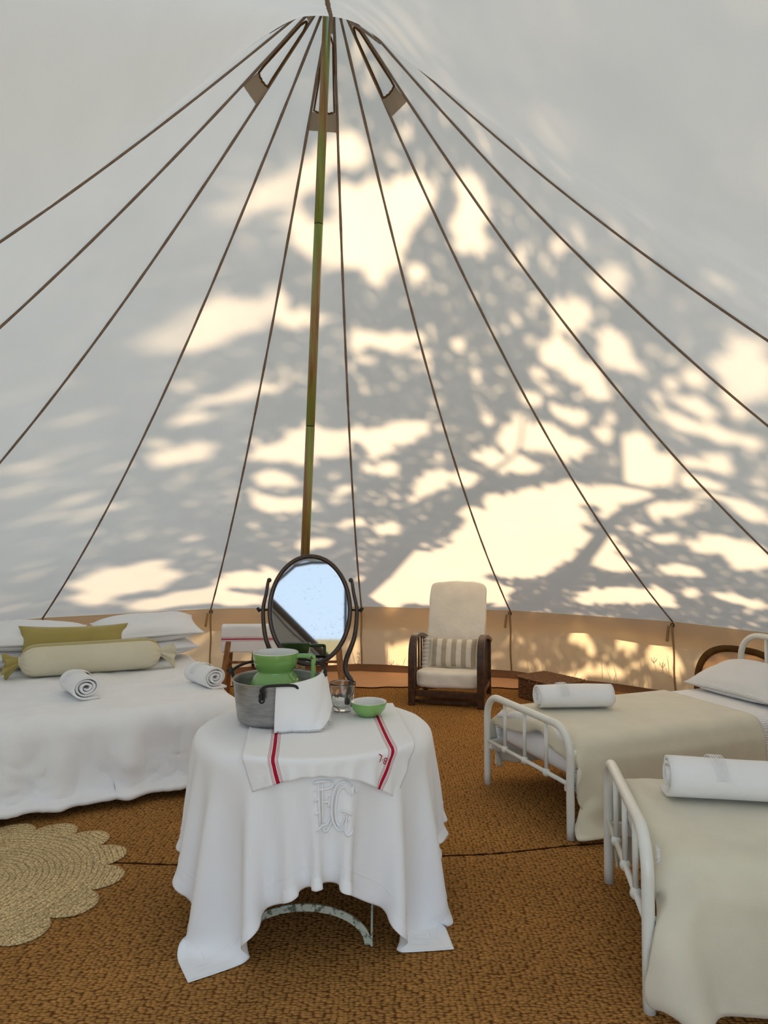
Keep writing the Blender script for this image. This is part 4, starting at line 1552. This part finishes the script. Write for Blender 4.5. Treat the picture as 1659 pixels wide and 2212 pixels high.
for s in (-1, 1):
    x = s * 0.305
    band_path([(x, 0.0, 0), (x, 0.0, 0.20), (x, 0.005, 0.40), (x, 0.03, 0.51), (x, 0.10, 0.575), (x, 0.20, 0.590), (x, 0.36, 0.575), (x, 0.52, 0.540), (x, 0.66, 0.500)], 0.062, 0.034, 'bent_arm', M['wood_dark'], ch)
    MB().beam((x, 0.62, 0), (x, 0.62, 0.52), 0.045, 0.035, up=(0, 1, 0)).build('back_leg', M['wood_dark'], ch, smooth=False, bevel=0.004)
    MB().beam((x, 0.01, 0.115), (x, 0.63, 0.115), 0.03, 0.05).build('side_rail', M['wood_dark'], ch, smooth=False, bevel=0.003)
    for y in (0.18, 0.30, 0.42):
        MB().beam((x, y, 0.13), (x, y, 0.58 - 0.08 * (y - 0.1)), 0.014, 0.022, up=(0, 1, 0)).build('arm_slat', M['wood_dark'], ch, smooth=False)
MB().beam((-0.29, 0.02, 0.105), (0.29, 0.02, 0.105), 0.03, 0.055).build('front_rail', M['wood_dark'], ch, smooth=False, bevel=0.003)
MB().beam((-0.29, 0.60, 0.10), (0.29, 0.60, 0.10), 0.03, 0.05).build('back_rail', M['wood_dark'], ch, smooth=False, bevel=0.003)
MB().beam((-0.29, 0.05, 0.030), (0.29, 0.05, 0.030), 0.022, 0.03).build('lower_stretcher', M['wood_dark'], ch, smooth=False, bevel=0.003)
for s in (-1, 1):
    MB().beam((s * 0.22, 0.55, 0.11), (s * 0.22, 0.83, 1.0), 0.035, 0.022, up=(1, 0, 0)).build('back_post', M['wood_dark'], ch, smooth=False, bevel=0.003)
for k in range(4):
    z = 0.30 + 0.2 * k
    y = 0.55 + 0.28 * (z - 0.11) / 0.89 + 0.012
    MB().beam((-0.23, y, z), (0.23, y, z), 0.012, 0.05).build('back_slat', M['wood_dark'], ch, smooth=False)
# seat cushion
def cushion_block(w0, d0, h0, n=12, sag=0.01, seed=0, arch=0.0, k=7):
    m = MB()
    me = bpy.data.meshes.new('tmp'); bm = bmesh.new()
    bmesh.ops.create_cube(bm, size=1)
    bmesh.ops.subdivide_edges(bm, edges=bm.edges, cuts=n, use_grid_fill=True)
    for v in bm.verts:
        x, y, z = v.co * 2
        L = (abs(x) ** k + abs(y) ** k + abs(z) ** k) ** (1 / k)
        v.co = Vector((x / L * w0 / 2, y / L * d0 / 2, z / L * h0 / 2))
    bm.verts.ensure_lookup_table(); bm.normal_update()
    vs = np.array([v.co[:] for v in bm.verts])
    nn = np.array([v.normal[:] for v in bm.verts])
    d = vnoise(vs[:, 0] * 14 + 40, vs[:, 1] * 14 + vs[:, 2] * 17 + 40, seed) * 0.014
    vs = vs + nn * d[:, None]
    if arch:
        up = vs[:, 2] > h0 * 0.2
        vs[:, 2] += np.where(up, arch * (1 - np.abs(vs[:, 0] / (w0 / 2)) ** 2.2) * (vs[:, 2] / (h0 / 2)), 0)
    fs = [tuple(v.index for v in f.verts) for f in bm.faces]
    bm.free(); bpy.data.meshes.remove(me)
    return m.add(vs.tolist(), fs)
o = cushion_block(0.57, 0.60, 0.155, 12, seed=31).build('seat_cushion', M['chair_cover'], ch)
o.location = (0, 0.32, 0.205); o.rotation_euler = (rad(-4), 0, 0)
o = cushion_block(0.55, 0.10, 0.80, 16, seed=33, arch=0.030, k=18).build('back_cushion', M['chair_cover'], ch)
o.location = (0, 0.655, 0.635); o.rotation_euler = (rad(-17.5), 0, 0)
def on_chair(x, y, z):
    a = rad(-15); c, s = math.cos(a), math.sin(a)
    return (0.54 + x * c - y * s, 6.07 + x * s + y * c, z + 0.016)
cu = empty('striped_cushion', on_chair(0.0, 0.36, 0.415), rad(-15), 'beige and cream striped cushion with frilled ends on the armchair', 'cushion')
pm = pillow_mesh(0.46, 0.27, 0.13, 22, 0.05, 12, 0.004)
o = pm.build('cushion_body', M['stripe'], cu, subd=1); setuv(o, pm.uvs); o.rotation_euler = (rad(68), 0, 0)
for s in (-1, 1):
    P = np.zeros((34, 3, 3))
    for i in range(34):
        v = -0.145 + 0.29 * i / 33
        for j in range(3):
            P[i, j] = (s * (0.215 + 0.030 * j), v, 0.010 * j * math.sin(i * 1.5 + j * 0.4))
    o = MB().grid(P).build('frill', M['chair_cover'], cu, solid=0.003); o.rotation_euler = (rad(68), 0, 0)

# ------------------------------------------------------------------ wicker hamper
bk = empty('wicker_basket', (1.52, 6.36, 0.017), rad(-57), 'dark wicker lidded basket beside the armchair', 'basket')
def rrect(hx, hy, z, n=72, k=6.0, wob=0.0, ph_=0.0):
    pts = []
    for i in range(n):
        a = 2 * PI * i / n
        c, s = math.cos(a), math.sin(a)
        L = (abs(c) ** k + abs(s) ** k) ** (1 / k)
        w_ = 1 + wob * math.sin(i * PI / 2 + ph_)
        pts.append((hx * c / L * w_, hy * s / L * w_, z))
    return pts
m = MB()
for r in range(13):
    m.tube(rrect(0.24, 0.185, 0.010 + r * 0.0135, 72, 8, 0.014, (r % 2) * PI), 0.0068, 5, closed=True)
tag(m.build('woven_side', M['wicker'], bk), kind='stuff')
m = MB()
for i in range(30):
    a = 2 * PI * i / 30
    c, s = math.cos(a), math.sin(a); L = (abs(c) ** 8 + abs(s) ** 8) ** (1 / 8)
    m.tube([(0.238 * c / L, 0.183 * s / L, 0.0), (0.238 * c / L, 0.183 * s / L, 0.18)], 0.004, 5)
tag(m.build('side_stakes', M['wicker'], bk), kind='stuff')
MB().box((-0.228, -0.173, 0.002), (0.228, 0.173, 0.17)).build('inner_body', M['wicker'], bk, smooth=False)
lidm = MB()
for r in range(26):
    y = -0.188 + r * 0.0150
    lidm.tube([(x, y, 0.193 + 0.005 * math.sin(i * PI / 2 + (r % 2) * PI)) for i, x in enumerate(np.linspace(-0.245, 0.245, 44))], 0.0072, 5)
lid = lidm.build('lid', M['wicker'], bk)
tag(lid, kind='stuff')
MB().tube(rrect(0.25, 0.195, 0.190, 72, 9), 0.010, 7, closed=True).build('lid_border', M['wicker'], bk)
MB().tube([(-0.05, -0.205, 0.185), (-0.05, -0.218, 0.165), (0.05, -0.218, 0.165), (0.05, -0.205, 0.185)], 0.006, 6).build('clasp', M['wicker'], bk)

# ------------------------------------------------------------------ towel rack behind the pole
rk = empty('towel_rack', (-0.94, 6.50, 0.016), rad(2), 'low pine trestle rack standing by the wall behind the mirror', 'rack')
for s in (-1, 1):
    for f in (-1, 1):
        MB().beam((s * 0.56, f * 0.17, 0.0), (s * 0.49, f * 0.035, 0.645), 0.05, 0.028, up=(0, 1, 0)).build('leg', M['wood_pine'], rk, smooth=False, bevel=0.004)
    MB().beam((s * 0.525, -0.10, 0.32), (s * 0.525, 0.10, 0.32), 0.03, 0.035).build('cross_bar', M['wood_pine'], rk, smooth=False, bevel=0.004)
MB().beam((-0.53, 0, 0.645), (0.53, 0, 0.645), 0.10, 0.022).build('top_rail', M['wood_pine'], rk, smooth=False, bevel=0.004)
MB().beam((-0.52, 0, 0.315), (0.52, 0, 0.315), 0.03, 0.022).build('stretcher', M['wood_pine'], rk, smooth=False, bevel=0.003)
M['towel_red2'] = striped_towel('towel_red_band', [(0.20, 0.010), (0.175, 0.003), (0.225, 0.003)], 1)
tw = empty('hand_towel', (-0.94, 6.50, 0.016), rad(2), 'white towel with red stripe hung over the pine rack', 'towel')
P = np.zeros((26, 30, 3))
for i in range(26):
    u = i / 25
    x = -0.57 + 0.56 * u
    for j in range(30):
        v = j / 29
        d = (v - 0.45)
        if v < 0.40: y, z = -0.062 - 0.014 * (0.40 - v) * 3 - 0.004 * math.sin(u * 9 + v * 5), 0.665 - (0.40 - v) * 0.62
        elif v < 0.60: y, z = -0.062 + 0.124 * (v - 0.40) / 0.20, 0.665 + 0.006 * math.sin(PI * (v - 0.4) / 0.2)
        else: y, z = 0.064 + 0.01 * math.sin(u * 7), 0.665 - (v - 0.60) * 0.5
        P[i, j] = (x, y, z + (0.006 * math.sin(u * 5) * (1 if v < 0.05 else 0)))
tcloth = cloth_obj('linen', P, M['towel_red2'], tw, 1, 0.003)
vs, fs = text_mesh('B L', 0.05)
MB().add([on_cloth(P, 0.13 - y / 0.56, 0.275 + x / 0.62, -0.004) for x, y, z in vs], fs).build('lettering', M['red'], tw, smooth=False)

# ------------------------------------------------------------------ outdoors: the tree that shades the tent
# crown described in the plane that faces the sun (u across, v up), metres from the foot of the pole
GAPS = [
    (-0.12, 2.59, 0.307, 0.256, -2.36), (-0.13, 3.00, 0.123, 0.111, -2.98), (-0.34, 2.44, 0.267, 0.139, 2.65), (0.12, 2.66, 0.176, 0.148, -2.71),
    (-0.52, 2.59, 0.150, 0.093, 1.04), (-0.07, 2.21, 0.094, 0.073, -3.12), (-0.63, 2.94, 0.162, 0.078, -3.05), (-0.59, 2.71, 0.132, 0.082, 1.03),
    (-0.48, 2.94, 0.106, 0.075, -3.01), (0.44, 2.39, 0.213, 0.112, -2.55), (0.50, 2.62, 0.066, 0.049, -2.71), (0.49, 2.26, 0.081, 0.059, -2.96),
    (1.07, 2.17, 0.094, 0.051, -3.03), (1.34, 1.97, 0.128, 0.067, -2.93), (0.76, 2.17, 0.070, 0.049, -2.46), (1.54, 2.21, 0.048, 0.027, 2.19),
    (0.94, 1.75, 0.150, 0.104, -2.41), (0.41, 1.71, 0.047, 0.036, -2.65), (-1.13, 2.33, 0.234, 0.104, 3.05), (-1.39, 2.27, 0.155, 0.085, 2.95),
    (-1.48, 2.40, 0.077, 0.051, 2.73), (-0.91, 2.19, 0.093, 0.063, 2.74), (-0.81, 2.11, 0.051, 0.046, -2.61), (-0.44, 1.80, 0.202, 0.095, 2.90),
    (-0.67, 1.86, 0.098, 0.066, 0.98), (0.02, 1.67, 0.071, 0.049, -3.13), (-0.66, 1.72, 0.095, 0.038, 2.85), (-0.32, 1.66, 0.102, 0.045, 2.93),
    (0.73, 1.49, 0.153, 0.111, -2.68), (0.86, 1.36, 0.152, 0.123, 2.42), (1.16, 1.48, 0.149, 0.139, 0.86), (0.95, 1.20, 0.131, 0.093, 2.53),
    (1.26, 1.40, 0.059, 0.054, 1.83), (0.54, 1.38, 0.060, 0.041, -2.90), (0.40, 1.16, 0.082, 0.046, -3.08), (0.57, 1.23, 0.052, 0.036, -2.89),
    (1.87, 1.40, 0.170, 0.127, 1.09), (1.98, 1.53, 0.156, 0.077, 1.26), (1.61, 1.35, 0.070, 0.062, 2.58), (1.45, 1.28, 0.054, 0.044, -3.02),
    (1.52, 1.16, 0.087, 0.059, 2.95), (1.62, 1.12, 0.062, 0.053, -2.85), (1.41, 1.01, 0.139, 0.088, 3.09), (1.66, 0.96, 0.085, 0.073, -3.02),
    (1.81, 0.93, 0.079, 0.067, 3.12), (1.80, 1.12, 0.057, 0.044, 1.19), (1.32, 1.20, 0.048, 0.031, -2.64), (1.36, 1.10, 0.042, 0.042, 2.96),
    (1.52, 0.94, 0.058, 0.034, -2.68), (0.67, 1.02, 0.167, 0.106, 2.78), (0.42, 0.78, 0.336, 0.171, 2.82), (0.14, 0.84, 0.195, 0.140, -2.82),
    (0.84, 0.87, 0.095, 0.054, -2.92), (0.95, 0.99, 0.061, 0.042, -2.64), (-0.00, 1.03, 0.064, 0.048, -2.83), (0.01, 0.60, 0.237, 0.132, 2.91),
    (-0.11, 0.68, 0.121, 0.082, -2.97), (-0.70, 1.05, 0.224, 0.128, 2.99), (-1.38, 1.14, 0.295, 0.173, 2.97), (-0.96, 1.00, 0.174, 0.143, -2.79),
    (-1.68, 1.20, 0.164, 0.086, 3.03), (-1.11, 1.13, 0.105, 0.090, -2.85), (-1.02, 0.73, 0.124, 0.099, -2.93), (-0.77, 0.50, 0.213, 0.100, -2.62),
    (-0.45, 0.47, 0.136, 0.098, -2.88), (-1.79, 1.74, 0.137, 0.060, 2.91), (-1.60, 1.79, 0.144, 0.042, 2.84), (-1.40, 1.76, 0.113, 0.037, 2.85),
    (-2.05, 1.47, 0.204, 0.105, 2.95), (-2.05, 1.65, 0.065, 0.045, 3.05), (-1.89, 0.62, 0.118, 0.086, 2.80), (-2.08, 0.05, 0.119, 0.074, 2.82),
    (-1.82, 0.95, 0.124, 0.079, 2.67), (-2.03, 0.69, 0.123, 0.087, 2.68), (-1.49, 0.60, 0.060, 0.050, -2.96), (-1.41, 0.04, 0.108, 0.078, -3.11),
    (-1.67, 0.20, 0.077, 0.053, 2.98), (-1.16, 0.78, 0.067, 0.051, -3.13), (1.09, 0.60, 0.203, 0.135, -2.53), (1.08, 0.78, 0.126, 0.082, -2.68),
    (1.23, 0.53, 0.120, 0.079, -2.39), (1.48, 0.40, 0.182, 0.142, 2.90), (1.64, 0.26, 0.143, 0.106, 2.86), (1.60, 0.68, 0.123, 0.110, -2.41),
    (1.78, 0.52, 0.109, 0.061, 1.09), (1.42, 0.64, 0.084, 0.074, -3.09), (0.00, -0.02, 0.503, 0.333, -2.79), (-0.38, -0.51, 0.548, 0.359, -2.78),
    (-1.28, -0.66, 0.799, 0.354, -2.73), (-1.91, -0.93, 0.453, 0.320, -2.99), (-0.66, -0.23, 0.462, 0.258, -2.40), (-1.28, -1.08, 0.500, 0.267, -3.10),
    (0.38, 0.21, 0.244, 0.130, -2.97), (0.82, 0.28, 0.280, 0.114, -2.97), (0.62, 0.00, 0.162, 0.101, 0.93), (1.10, 0.15, 0.187, 0.094, -2.81),
    (0.45, -0.63, 0.196, 0.134, 2.88), (0.43, -0.38, 0.232, 0.097, 1.14), (0.97, -0.20, 0.144, 0.073, -2.79), (0.83, -0.11, 0.100, 0.064, -2.46),
    (1.40, -0.20, 0.310, 0.132, -2.91), (1.04, -0.58, 0.240, 0.084, -3.00), (1.57, -0.34, 0.163, 0.080, -2.60), (0.59, -0.46, 0.076, 0.047, 0.85),
    (0.27, -1.15, 0.494, 0.140, -2.95), (0.73, -1.19, 0.128, 0.069, -2.62), (1.36, -0.89, 0.179, 0.078, 2.97), (1.04, -0.89, 0.090, 0.049, -2.59),
    (-3.44, 0.36, 0.323, 0.303, 2.95), (-3.53, -0.21, 0.378, 0.185, 2.68), (-2.91, -0.21, 0.321, 0.194, 2.91), (-3.29, -0.46, 0.278, 0.151, 2.46),
    (-3.80, 0.28, 0.167, 0.099, 1.52), (-2.65, -0.18, 0.143, 0.105, 2.73), (-3.16, 0.46, 0.105, 0.078, 2.89), (-2.24, 1.86, 0.132, 0.028, 3.06),
    (-2.75, 1.45, 0.224, 0.027, 3.13), (-2.76, 1.25, 0.159, 0.028, -3.12), (-2.54, 1.72, 0.087, 0.033, -3.14), (-1.94, 2.05, 0.072, 0.021, 3.13),
    (-2.25, -1.74, 0.327, 0.126, 2.81), (-2.38, -1.55, 0.253, 0.059, 2.80), (-2.02, -1.67, 0.145, 0.083, 2.77), (-2.84, -1.55, 0.261, 0.080, 2.66),
    (-3.17, -1.33, 0.164, 0.052, 2.53), (-0.21, -1.71, 0.088, 0.084, -2.36), (-0.09, -1.82, 0.077, 0.047, 1.53), (0.26, -1.72, 0.093, 0.066, -2.89),
    (0.00, -2.00, 0.259, 0.061, -3.03), (-0.31, -2.09, 0.164, 0.047, -3.07), (0.55, -1.79, 0.125, 0.094, 1.31), (0.68, -1.88, 0.126, 0.088, -2.72),
    (0.33, -1.92, 0.064, 0.029, -2.95), (1.13, -1.75, 0.247, 0.064, -2.85), (1.40, -1.54, 0.117, 0.043, -2.80), (-3.77, -0.74, 0.128, 0.070, 2.46),
    (-3.67, -0.77, 0.079, 0.041, 2.60),
]
BRANCHES = [
    [(-2.38, -0.94, 0.101), (-1.84, -0.58, 0.095), (-1.24, -0.14, 0.084), (-0.59, 0.27, 0.069), (-0.11, 0.39, 0.052), (0.42, 0.43, 0.038), (0.82, 0.39, 0.030), (1.18, 0.33, 0.021), (1.51, 0.29, 0.015)],
    [(-0.36, -1.14, 0.082), (0.25, -0.49, 0.069), (0.65, -0.02, 0.055), (0.98, 0.22, 0.036), (1.35, 0.37, 0.023), (1.65, 0.37, 0.015)],
    [(0.84, 0.40, 0.033), (0.96, 0.84, 0.031), (1.02, 1.11, 0.024), (1.00, 1.43, 0.017)],
    [(-0.16, -0.99, 0.028), (0.37, -0.86, 0.022), (0.90, -0.73, 0.017), (1.47, -0.54, 0.012)],
    [(1.24, 0.40, 0.024), (1.32, 0.67, 0.018), (1.34, 0.91, 0.013)],
    [(-0.59, 0.27, 0.028), (-0.22, 0.52, 0.024), (0.11, 0.72, 0.015), (0.27, 1.02, 0.012)],
    [(0.94, 0.19, 0.022), (0.98, -0.03, 0.019), (1.25, -0.04, 0.014), (1.57, -0.00, 0.012)],
]

SU = Vector((math.cos(SUN_AZ), -math.sin(SUN_AZ), 0))
SV = Vector((-math.sin(SUN_EL) * math.sin(SUN_AZ), -math.sin(SUN_EL) * math.cos(SUN_AZ), math.cos(SUN_EL)))
SO = Vector((-0.42, TY, 0))
def crown(u, v, d):
    return SO + SU * u + SV * v + SUN * d
tree = empty('broadleaf_tree', crown(-2.38, -0.94, 7.6) * 1.0, label='spreading leafy tree outside behind the tent', cat='tree')
tree.location.z = -0.06
T0 = Vector(tree.location)
def limb(pts, name, seg=8):
    path = catmull([p for p, r in pts], 5)
    n = len(path)
    rr = [float(np.interp(i / (n - 1), np.linspace(0, 1, len(pts)), [r for p, r in pts])) for i in range(n)]
    return MB().tube([p - T0 for p in path], rr, seg).build(name, M['bark'], tree)
fork = crown(-2.38, -0.94, 7.6)
limb([(T0.copy(), 0.24), (T0.lerp(fork, 0.5) + Vector((0.06, 0.05, 0)), 0.17), (fork, 0.125)], 'trunk', 12)
for bi, b in enumerate(BRANCHES):
    d = 7.6 + 0.12 * bi
    limb([(crown(u, v, d), r) for u, v, r in b], 'branch')
limb([(T0.lerp(fork, 0.35), 0.15), (crown(-1.5, -2.0, 7.4), 0.12), (crown(-0.36, -1.14, 7.72), 0.085)], 'branch')
limb([(fork, 0.11), (crown(-2.6, 0.4, 7.9), 0.08), (crown(-2.2, 1.6, 8.1), 0.05), (crown(-1.2, 2.7, 8.3), 0.03)], 'branch')
limb([(crown(1.5, 0.37, 8.0), 0.03), (crown(2.5, 1.0, 8.2), 0.03), (crown(3.2, 2.2, 8.4), 0.02)], 'branch')
rs = np.random.RandomState(12)
NL = 100000
uu = rs.uniform(-4.7, 4.9, NL); vv = rs.uniform(-2.4, 4.6, NL)
nz1 = vnoise(uu * 3.1 + 20, vv * 3.1 + 20, 41); nz2 = vnoise(uu * 9 + 30, vv * 9 + 30, 42)
dmin = np.full(NL, 9.0)
for (gu, gv, ga, gb, gt) in GAPS:
    du, dv = uu - gu, vv - gv
    c, s_ = math.cos(gt), math.sin(gt)
    x = (du * c + dv * s_) / (ga + 0.005); y = (-du * s_ + dv * c) / (gb + 0.005)
    dmin = np.minimum(dmin, np.sqrt(x * x + y * y))
keep = dmin * (1 + 0.5 * nz1 + 0.6 * nz2) > 1.0
# crown outline: tapers towards the top
keep &= (np.abs(uu - 0.1) < 4.7 - 0.25 * np.maximum(0, vv - 1.5) ** 1.3)
uu, vv = uu[keep], vv[keep]
n = len(uu)
ww = 7.5 + rs.rand(n) * 1.3
C0 = np.array(SO)[None] + uu[:, None] * np.array(SU) + vv[:, None] * np.array(SV) + ww[:, None] * np.array(SUN) - np.array(T0)
ax = rs.normal(size=(n, 3)); ax /= np.linalg.norm(ax, axis=1, keepdims=True)
ay = np.cross(ax, rs.normal(size=(n, 3))); ay /= np.linalg.norm(ay, axis=1, keepdims=True)
Ls = rs.uniform(0.045, 0.075, n)[:, None]; Ws = Ls * rs.uniform(0.5, 0.65, n)[:, None]
LV = np.stack([C0 - ax * Ls, C0 + ay * Ws, C0 + ax * Ls, C0 - ay * Ws], 1).reshape(-1, 3)
me = bpy.data.meshes.new('foliage')
me.vertices.add(4 * n); me.vertices.foreach_set('co', LV.ravel())
me.loops.add(4 * n); me.loops.foreach_set('vertex_index', np.arange(4 * n, dtype=np.int32))
me.polygons.add(n); me.polygons.foreach_set('loop_start', np.arange(0, 4 * n, 4, dtype=np.int32))
me.update(); me.validate()
me.materials.append(M['leaf'])
fo = bpy.data.objects.new('foliage', me); C.objects.link(fo); fo.parent = tree
tag(fo, kind='stuff')

# unseen tall shrubs added behind the tent to keep sky light off the canvas
HD = [(-8.5, 7.5, 4.2), (-6.0, 11.0, 4.4), (-2.5, 13.5, 4.4), (1.5, 14.5, 4.0), (5.8, 14.0, 3.8), (9.0, 11.0, 3.8), (10.2, 6.8, 4.2), (-9.6, 3.5, 4.0), (10.0, 2.6, 4.0)]
rh = np.random.RandomState(5)
for hi, (hx, hy, hh) in enumerate(HD):
    sh = empty('sky_block_shrub', (hx, hy, -0.06), label='tall unseen shrub added to block sky light, %s behind the tent' % ('first second third fourth fifth sixth seventh eighth ninth'.split()[hi] + ' in the row'), cat='shrub', group='unseen shrubs added behind the tent to block the sky')
    MB().tube([(0, 0, 0), (0.1, 0.05, hh * 0.4), (0.05, -0.05, hh * 0.7)], [0.10, 0.07, 0.03], 7).build('stem', M['bark'], sh)
    nl = 2600
    d = rh.normal(size=(nl, 3)); d /= np.linalg.norm(d, axis=1, keepdims=True)
    rr_ = rh.uniform(0.55, 1.0, nl)[:, None] * (1 + 0.25 * vnoise(d[:, 0] * 3 + 9, d[:, 2] * 3 + 9, hi))[:, None]
    Cc = d * rr_ * np.array([2.1, 2.1, hh * 0.5]) + np.array([0, 0, hh * 0.52])
    ax = rh.normal(size=(nl, 3)); ax /= np.linalg.norm(ax, axis=1, keepdims=True)
    ay = np.cross(ax, rh.normal(size=(nl, 3))); ay /= np.linalg.norm(ay, axis=1, keepdims=True)
    L_ = rh.uniform(0.14, 0.24, nl)[:, None]
    Q_ = np.stack([Cc - ax * L_, Cc + ay * L_ * 0.6, Cc + ax * L_, Cc - ay * L_ * 0.6], 1).reshape(-1, 3)
    tag(MB().add(Q_.tolist(), [(4 * i, 4 * i + 1, 4 * i + 2, 4 * i + 3) for i in range(nl)]).build('foliage', M['leaf'], sh, smooth=False), kind='stuff')

# dry grass against the outside of the wall
gm = MB()
rg = random.Random(9)
for k in range(520):
    th = rad(rg.choice((rg.uniform(-2, 22), rg.uniform(26, 58), rg.uniform(26, 75))))
    r = TR + rg.uniform(0.12, 0.75)
    p = Vector((tcx(0) + r * math.sin(th), TY + r * math.cos(th), -0.06))
    h = rg.uniform(0.12, 0.55) * (1 if rg.random() < 0.7 else 0.5)
    dx, dy = rg.uniform(-0.16, 0.16), rg.uniform(-0.1, 0.1)
    pts = [p, p + Vector((dx * 0.25, dy * 0.25, h * 0.5)), p + Vector((dx, dy, h))]
    gm.tube(catmull(pts, 3), [0.0028] * 6 + [0.001], 3, cap=False)
    if rg.random() < 0.22:
        for q in range(6):
            a = 2 * PI * q / 6
            e_ = pts[2] + Vector((0.03 * math.cos(a), 0.03 * math.sin(a), 0.025))
            gm.tube([pts[2] - Vector((0, 0, 0.02)), e_], [0.0012, 0.003], 3, cap=False)
gr = gm.build('dry_grass', M['grass_dry'])
tag(gr, 'dry grass stems growing outside against the tent wall', 'grass', kind='stuff')
